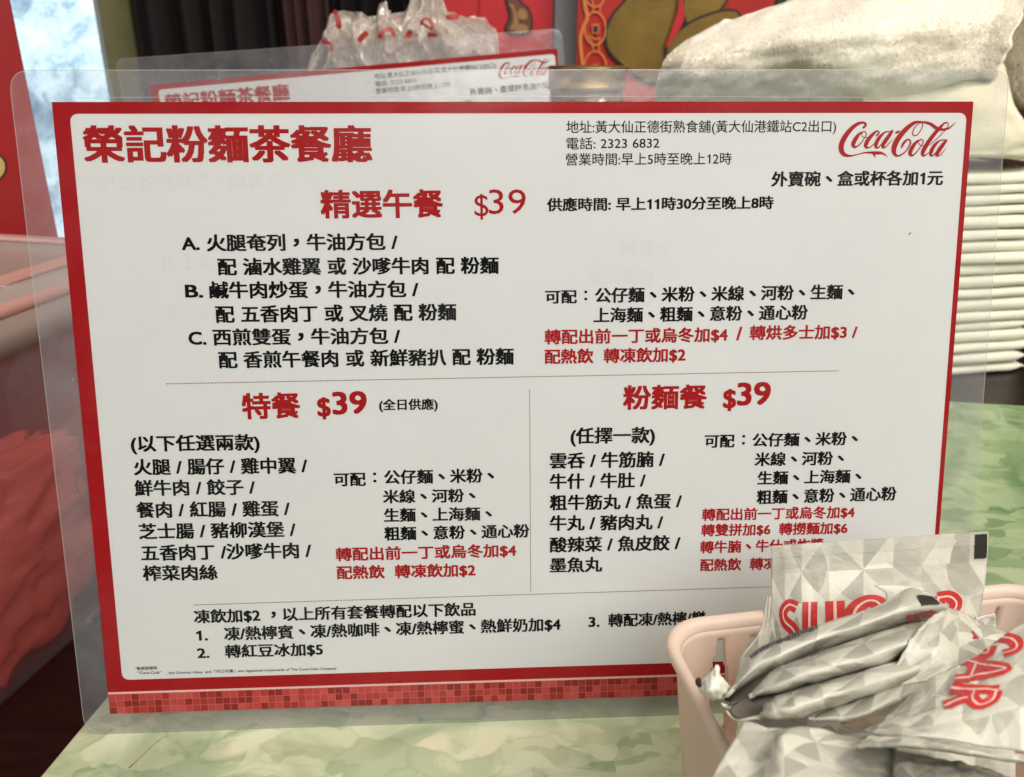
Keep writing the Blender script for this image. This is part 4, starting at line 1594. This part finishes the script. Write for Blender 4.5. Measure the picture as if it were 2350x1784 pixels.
x0, x1 = at_y(1000, 100, py).x, at_y(1268, 100, py).x
zb = at_y(1100, 250, py).z
pos = thing('poster', 'plain red poster with a small brown figure, left of the pale pillar', 'poster', ((x0 + x1) / 2, py + 2, zb))
o = mesh('board', *box((x0 - (x0 + x1) / 2, -1, 0), (x1 - (x0 + x1) / 2, 2, 420)), M['red_card'], pos)
for k, (pts, mt, out) in enumerate((
        ([(1158, -30), (1166, 8), (1172, 40), (1162, 66), (1176, 76), (1212, 74), (1218, 50), (1210, 22), (1196, 10), (1186, -8), (1190, -40)], 'brown_shape', 5),
        ([(1166, 12), (1176, 22), (1178, 50), (1170, 66), (1182, 70), (1190, 52), (1184, 26), (1176, 10)], 'tan_shape', 0),
        ([(1188, 26), (1196, 20), (1208, 28), (1208, 44), (1196, 46), (1188, 38)], 'tan_shape', 0),
        ([(1182, 62), (1192, 56), (1208, 60), (1210, 74), (1184, 76)], 'tan_shape', 0))):
    P_ = blob(pts, py)
    if out:
        flatshape('figure_outline', outset(P_, 2.2), M['dark_outline'], pos, py - 0.6)
    flatshape('printed_figure', P_, M[mt], pos, py - 1.3 - k * .5)
# faint vertical fold in the card
mesh('fold_line', [(p.x - pos.location.x / MM, -3.0, p.z - pos.location.z / MM) for p in (at_y(1100, -40, py), at_y(1103, -40, py), at_y(1103, 80, py), at_y(1099, 80, py))], [(0, 1, 2, 3)], M['red_deep'], pos)

# poster with gold lobes, coin border
gy = 700
x0, x1 = at_y(1324, 100, gy).x, at_y(1768, 100, gy).x
zb = at_y(1400, 330, gy).z
cx_ = (x0 + x1) / 2
gp = thing('poster', 'deep red poster with large gold figure and a border of orange coin rings', 'poster', (cx_, gy + 2, zb))
o = mesh('board', *box((x0 - cx_, -1, 0), (x1 - cx_, 2, 420)), M['red_deep'], gp)


def stroke(pts, y, name, mat, parent, w):
    P = crom([(a, b) for a, b in pts], 8)
    Q = [at_y(a, b, y) for a, b in P]
    v, f = ribbon([(q.x, q.z, w) for q in Q[::2] + [Q[-1]]], 2, 0, 0, True)
    L = parent.location / MM
    return mesh(name, [(a - L.x, y - L.y - c, b - L.z) for a, b, c in v], f, mat, parent)


stroke([(1338, -20), (1344, 20), (1348, 40), (1338, 64), (1332, 90), (1335, 130), (1340, 170)], gy - 1.6, 'border_line', M['orange_line'], gp, 3.6)
for (ccx, ccy, rx, ry) in ((1366, 66, 24, 38), (1366, 158, 26, 40), (1366, -24, 26, 40)):
    ring = [(ccx + rx * math.cos(t), ccy + ry * math.sin(t)) for t in [k * math.pi / 12 for k in range(25)]]
    stroke(ring, gy - 1.9 - ccy * .001, 'coin_ring', M['orange_line'], gp, 1.7)
    sq = [(ccx - 8, ccy - 10), (ccx + 8, ccy - 10), (ccx + 8, ccy + 12), (ccx - 8, ccy + 12)]
    flatshape('coin_square', [at_y(a, b, gy) for a, b in sq], M['orange_line'], gp, gy - 2.3)
    sq = [(ccx - 5, ccy - 6), (ccx + 5, ccy - 6), (ccx + 5, ccy + 8), (ccx - 5, ccy + 8)]
    flatshape('coin_centre', [at_y(a, b, gy) for a, b in sq], M['dark_outline'], gp, gy - 2.9)
for a in ([(1356, -10), (1362, 12), (1360, 30)], [(1390, -10), (1380, 10), (1376, 28)], [(1346, 84), (1356, 92), (1362, 116)], [(1378, 90), (1374, 104), (1376, 118)], [(1352, 78), (1364, 90), (1380, 86)]):
    stroke(a, gy - 2.1, 'coin_ray', M['orange_line'], gp, 1.4)
GOLD = [([(1452, -30), (1438, 0), (1412, 30), (1396, 60), (1392, 90), (1398, 115), (1420, 140), (1445, 160), (1500, 190), (1530, 130), (1548, 70), (1556, 20), (1560, -40)], 0),
        ([(1568, -40), (1568, 10), (1574, 50), (1590, 50), (1625, 30), (1650, 20), (1668, -30)], 1),
        ([(1528, 160), (1530, 110), (1545, 84), (1572, 62), (1600, 46), (1640, 32), (1672, 27), (1690, 34), (1690, 52), (1660, 66), (1620, 88), (1580, 120), (1550, 160), (1535, 190)], 2)]
for pts, k in GOLD:
    P_ = blob(pts, gy)
    flatshape('figure_outline', outset(P_, 2.6), M['dark_outline'], gp, gy - 1.9 - k * 1.6)
    flatshape('printed_figure', P_, M['gold_shape'], gp, gy - 2.7 - k * 1.6)
P_ = blob([(1556, -30), (1566, 20), (1564, 50), (1545, 84), (1524, 110), (1540, 60), (1552, 20)], gy)
flatshape('red_scarf', P_, M['red_card'], gp, gy - 8.4)

# ------------------------------------------------------------------ jar with a brass lid
jl, jr = at_y(1256, 170, 322), at_y(1437, 170, 322)
jc = Vector(((jl.x + jr.x) / 2, 322, 0))
jrad = (jr.x - jl.x) / 2
jz = at_y(1347, 152, 322).z
jar = thing('jar', 'jar with a dull brass screw lid behind the top of the front menu', 'jar', (jc.x, jc.y, 0.2))


def lathe(name, prof, mat, parent, seg=56, smooth=True):
    V, F = [], []
    for r, z in prof:
        for k in range(seg):
            a = 2 * math.pi * k / seg
            V.append((r * math.cos(a), r * math.sin(a), z))
    for j in range(len(prof) - 1):
        for k in range(seg):
            m = (k + 1) % seg
            F.append((j * seg + k, j * seg + m, (j + 1) * seg + m, (j + 1) * seg + k))
    F.append(tuple(range(seg))[::-1])
    F.append(tuple(range((len(prof) - 1) * seg, len(prof) * seg)))
    return mesh(name, V, F, mat, parent, smooth)


r = jrad
o = lathe('lid', [(r * .99, jz - 13.5), (r * 1.01, jz - 13), (r * .97, jz - 11.6), (r * .965, jz - 3), (r * .99, jz - 1.0), (r * .95, jz), (r * .88, jz - .6), (r * .84, jz - 1.6), (r * .4, jz - 1.9)], M['brass'], jar)
o = lathe('glass', [(r * 1.1, 0.5), (r * 1.25, 3), (r * 1.25, jz - 45), (r * 1.15, jz - 30), (r * .94, jz - 22), (r * .92, jz - 13.6)], M['jar_glass'], jar)
o = lathe('contents', [(r * 1.05, 2), (r * 1.2, 5), (r * 1.2, jz - 60)], M['jar_fill'], jar)

# ------------------------------------------------------------------ crumpled clear bag behind the rear menu
bagy = 470
sil = [(700, 190), (712, 128), (745, 85), (752, 45), (775, 24), (835, 30), (846, 40), (868, 37), (872, 8), (890, 5), (894, 32), (930, 28), (948, -20), (980, -45), (1012, -20), (1028, 28), (1068, 40), (1112, 40), (1124, 58), (1136, 66), (1142, 120), (1146, 200)]
bag = thing('plastic_bag', 'crumpled clear plastic bag with red print, peeking over the tilted rear menu', 'plastic bag', (at_y(920, 150, bagy).x, bagy, -3))
Lb = bag.location / MM


def silh(px):
    for (a, b), (c, d) in zip(sil, sil[1:]):
        if a <= px <= c:
            return lerp(b, d, (px - a) / max(c - a, 1e-3))
    return 200


rnd = random.Random(12)
for layer in range(5):
    V, F = [], []
    nu, nv = 110, 50
    for j in range(nv + 1):
        v = j / nv
        for i in range(nu + 1):
            u = i / nu
            px = lerp(706, 1143, u)
            top = silh(px) + (0 if layer == 0 else 10 + 16 * layer * abs(noise.noise(Vector((u * 9, layer * 3.3, 0)))))
            p = at_y(px, lerp(top, 330, v ** 1.2), bagy)
            q = Vector((u * 7 + layer * 5, v * 3, layer * 2.2))
            dep = 24 * (1 - abs(noise.noise(q)) * 2.6) + 9 * (1 - abs(noise.noise(q * 2.7)) * 2) + 3 * noise.noise(q * 7)
            dep *= min(1, v * 3 + .25) * min(1, min(u, 1 - u) * 8 + .25)
            px_j = 2.5 * noise.noise(q * 3.1)
            V.append((p.x + px_j - Lb.x, p.y - dep + layer * 12 - Lb.y, p.z + 1.5 * noise.noise(q * 4) - Lb.z))
    for j in range(nv):
        for i in range(nu):
            q = j * (nu + 1) + i
            F.append((q, q + 1, q + nu + 2, q + nu + 1))
    mesh('crumpled_layer', V, F, M['bag'], bag, True)
for pts, w in (([(770, 30), (776, 46), (778, 60)], 4), ([(826, 92), (834, 82), (840, 78)], 4), ([(872, 84), (880, 72), (896, 68), (904, 80)], 3.2),
               ([(966, 52), (978, 60), (992, 66), (984, 46), (974, 44), (966, 56)], 1.6), ([(985, 44), (996, 58), (990, 68)], 1.6), ([(935, 86), (940, 76)], 4),
               ([(985, 80), (1000, 82)], 3), ([(1030, 40), (1048, 38)], 4), ([(742, 96), (758, 102), (762, 114)], 3)):
    Q = [at_y(a, b, bagy - 34) for a, b in pts]
    v, f = ribbon([(q.x, q.z, w) for q in Q], 5, 0, 0.5, True)
    mesh('red_print', [(a - Lb.x, bagy - 34 - Lb.y - c + 2 * noise.noise(Vector((a * .1, b * .1, 0))), b - Lb.z) for a, b, c in v], f, M['bag_red'], bag)

# ------------------------------------------------------------------ stack of folded napkins
s0 = at_z(2263, 856, -3)
s1 = at_z(2348, 850, -3)
sd = Vector((s1.x - s0.x, s1.y - s0.y, 0)).normalized()
sn = Vector((-sd.y, sd.x, 0))
ztop = at_y(2263, 396, s0.y).z
N = 18
hgt0 = (ztop + 3.2) / N
rnd = random.Random(8)
hs = [rnd.uniform(.78, 1.25) for k in range(N)]
hs = [h * (ztop + 3.2) / sum(hs) for h in hs]
rnd = random.Random(4)
NAP_LABEL = ['lowest folded napkin of the cream stack, resting on the dark shelf', 'second folded napkin from the bottom of the cream stack'] + ['%s folded napkin up from the dark shelf in the cream stack' % w for w in 'third fourth fifth sixth seventh eighth ninth tenth eleventh'.split()] + ['%s folded napkin down from the cloth on the cream stack' % w for w in 'seventh sixth fifth fourth third second'.split()] + ['topmost folded napkin of the cream stack, right under the cloth']
for k in range(N):
    hgt = hs[k]
    wl = 118 + rnd.uniform(-2, 2)
    wr = (s1 - s0).length + rnd.uniform(-4, 3) + 1
    dp = 95
    fwd = rnd.uniform(-2.2, 2.2)
    zb = -3.2 + sum(hs[:k])
    base = Vector((s0.x, s0.y, 0)) + sd * (wr - wl) / 2
    nt_ = thing('napkin', NAP_LABEL[k], 'napkin', (base.x, base.y, zb), 'folded cream napkins stacked behind the table')
    # rounded front fold swept along its width, sagging at the free end; two leaves open at the right
    prof = []
    nb = 9
    for q in range(nb + 1):
        a = -math.pi / 2 + math.pi * q / nb
        prof.append((-math.cos(a) * hgt * .42 - fwd, hgt / 2 + math.sin(a) * hgt * .43))
    prof = [(dp, hgt * .06)] + prof + [(dp, hgt * .94)]
    nu = 26
    for leaf, (a_, b_) in enumerate(((0, len(prof)),)):
        V, F = [], []
        m_ = b_ - a_
        for i in range(nu + 1):
            u = i / nu
            s = lerp(-(wl + wr) / 2, (wl + wr) / 2, u)
            pinch = max(0, (u - .93) / .07) ** 1.3
            bend = -0.0016 * max(0, (0.55 - u) * 160) ** 2
            for (d, z) in prof[a_:b_]:
                zz = hgt / 2 + (z - hgt / 2) * (1 - .82 * pinch) + 0.9 * noise.noise(Vector((u * 4, k * 3.1, z * .2))) - bend * -0.0
                dd = d + bend + 1.8 * noise.noise(Vector((u * 3, k * 1.7, 0))) + pinch * 3
                P_ = sd * s + sn * dd
                V.append((P_.x, P_.y, zz))
        for i in range(nu):
            for q in range(m_):
                q2 = (q + 1) % m_
                F.append((i * m_ + q, i * m_ + q2, (i + 1) * m_ + q2, (i + 1) * m_ + q))
        F.append(tuple(range(m_)))
        F.append(tuple(range(nu * m_, (nu + 1) * m_))[::-1])
        mesh('folded_sheet', V, F, M['napkin'], nt_, True)
    # inner leaf showing as a thin edge at the open right end
    e = Vector((s0.x, s0.y, 0))
    V = []
    for i, s in enumerate((-10, 0, 6)):
        for d in (1.5, 40):
            P_ = sd * ((wl + wr) / 2 + s - 2) + sn * (d + fwd)
            V.append((P_.x, P_.y, hgt * (.5 - .10 * i) + (0.6 if i == 2 else 0)))
    o = mesh('inner_leaf', V, [(0, 1, 3, 2), (2, 3, 5, 4)], M['napkin'], nt_, True)
    sm = o.modifiers.new('thickness', 'SOLIDIFY')
    sm.thickness = 0.5 * MM

# cream cotton cloth folded over the stack
cy0 = s0.y - 6
cl = thing('folded_cloth', 'smooth cream folded cloth lying on top of the napkin stack', 'cloth', (s0.x, s0.y, ztop))
Pc = Patch([[at_y(1990, 60, cy0 + 70), at_y(2120, 60, cy0 + 72), at_y(2240, 80, cy0 + 70), at_y(2300, 120, cy0 + 70)],
            [at_y(1980, 180, cy0 + 10), at_y(2110, 176, cy0 + 6), at_y(2240, 190, cy0 + 4), at_y(2325, 225, cy0 + 10)],
            [at_y(1980, 300, cy0 - 2), at_y(2110, 296, cy0 - 6), at_y(2240, 290, cy0 - 6), at_y(2356, 290, cy0)],
            [at_y(1980, 348, cy0 - 2), at_y(2110, 352, cy0 - 6), at_y(2232, 345, cy0 - 7), at_y(2372, 338, cy0)],
            [at_y(1980, 378, cy0 + 6), at_y(2110, 376, cy0 + 2), at_y(2240, 362, cy0 + 2), at_y(2380, 366, cy0 + 12)],
            [at_y(1980, 380, cy0 + 70), at_y(2110, 378, cy0 + 70), at_y(2250, 362, cy0 + 70), at_y(2390, 366, cy0 + 70)]], 1.2, 4)
Pc.mesh('cloth_body', M['wrap'], cl, 44, 50, 2.0)

# fluffy towel heaped on top
def towel(name, label, mat, outline_rows, seed, tufts, amp=5):
    t = thing(name, label, 'towel', outline_rows[-1][1])
    P = Patch(outline_rows, 0, seed)
    L = t.location / MM
    V, F = [], []
    nu, nv = 110, 80
    pts = {}
    for j in range(nv + 1):
        for i in range(nu + 1):
            u, v = i / nu, j / nv
            q = Vector((u * 5, v * 4, seed))
            d = amp * noise.noise(q) + amp * .55 * noise.noise(q * 2.6) + .5 * noise.noise(q * 7)
            p = P.raw(u, v) + P.normal(u, v) * d
            pts[(i, j)] = p
            V.append(p - L)
    for j in range(nv):
        for i in range(nu):
            a = j * (nu + 1) + i
            F.append((a, a + nu + 1, a + nu + 2, a + 1))
    o = mesh('terry_cloth', V, F, mat, t, True)
    # pile: thousands of short curved tufts
    rnd = random.Random(seed)
    V, F = [], []
    for k in range(tufts):
        i, j = rnd.uniform(0, nu - 1), rnd.uniform(4, nv - 14)
        if rnd.random() < .3:
            i = rnd.choice((rnd.uniform(0, 8), rnd.uniform(nu - 12, nu - 1)))
            j = rnd.uniform(0, nv - 1)
        ii, jj = int(i), int(j)
        p = pts[(ii, jj)].lerp(pts[(ii + 1, jj)], i - ii) + (pts[(ii, jj + 1)] - pts[(ii, jj)]) * (j - jj)
        n = P.normal(i / nu, j / nv) + Vector((rnd.uniform(-.6, .6), rnd.uniform(-.6, .6), rnd.uniform(-.7, .4)))
        n.normalize()
        h = rnd.uniform(.7, 1.7)
        s = Vector((rnd.uniform(-1, 1), rnd.uniform(-1, 1), rnd.uniform(-1, 1))).cross(n).normalized() * rnd.uniform(.08, .16)
        b = len(V)
        w = p + n * h + Vector((0, 0, -h * .3))
        V += [p - s - L, p + s - L, p + n * h * .6 + s * .7 - L, p + n * h * .6 - s * .7 - L, w - L]
        F += [(b, b + 1, b + 2, b + 3), (b + 3, b + 2, b + 4)]
    o = mesh('towel_pile', V, F, mat, t)
    o['kind'] = 'stuff'
    return t


ty = 322
towel('towel', 'fluffy cream towel heaped on the stack, sloping down to the left', M['towel'],
      [[at_y(1640, 60, ty + 80), at_y(1700, 40, ty + 90), at_y(1830, -10, ty + 100), at_y(1980, -60, ty + 100), at_y(2150, -120, ty + 100), at_y(2330, -150, ty + 90), at_y(2370, -100, ty + 80)],
       [at_y(1545, 122, ty + 40), at_y(1640, 78, ty + 50), at_y(1760, 40, ty + 55), at_y(1900, 8, ty + 55), at_y(2090, -60, ty + 55), at_y(2290, -60, ty + 55), at_y(2358, -10, ty + 40)],
       [at_y(1528, 140, ty + 10), at_y(1640, 110, ty + 5), at_y(1760, 85, ty - 2), at_y(1900, 60, ty - 8), at_y(2090, 30, ty - 8), at_y(2250, 30, ty - 6), at_y(2335, 60, ty + 8)],
       [at_y(1510, 175, ty + 10), at_y(1620, 160, ty + 2), at_y(1760, 140, ty - 4), at_y(1900, 125, ty - 14), at_y(2070, 110, ty - 16), at_y(2230, 100, ty - 12), at_y(2308, 125, ty + 4)],
       [at_y(1505, 215, ty + 25), at_y(1620, 195, ty + 18), at_y(1760, 180, ty + 12), at_y(1900, 185, ty - 6), at_y(2070, 190, ty - 14), at_y(2220, 160, ty - 10), at_y(2290, 165, ty + 6)],
       [at_y(1505, 280, ty + 45), at_y(1620, 270, ty + 42), at_y(1760, 270, ty + 38), at_y(1900, 270, ty + 20), at_y(2070, 240, ty + 10), at_y(2200, 190, ty + 6), at_y(2270, 190, ty + 20)]], 3, 60000)
towel('towel', 'towel part with shade painted in, at the upper right edge, behind the cream one', M['towel_shaded'],
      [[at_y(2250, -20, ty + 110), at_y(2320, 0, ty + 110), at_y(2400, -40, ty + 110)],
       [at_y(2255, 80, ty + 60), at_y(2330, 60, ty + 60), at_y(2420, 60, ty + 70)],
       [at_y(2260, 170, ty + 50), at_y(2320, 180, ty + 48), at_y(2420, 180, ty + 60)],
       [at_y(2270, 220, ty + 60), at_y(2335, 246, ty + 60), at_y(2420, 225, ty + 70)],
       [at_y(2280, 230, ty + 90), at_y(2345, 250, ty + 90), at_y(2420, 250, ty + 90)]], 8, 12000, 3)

bpy.data.objects.remove(_tob)
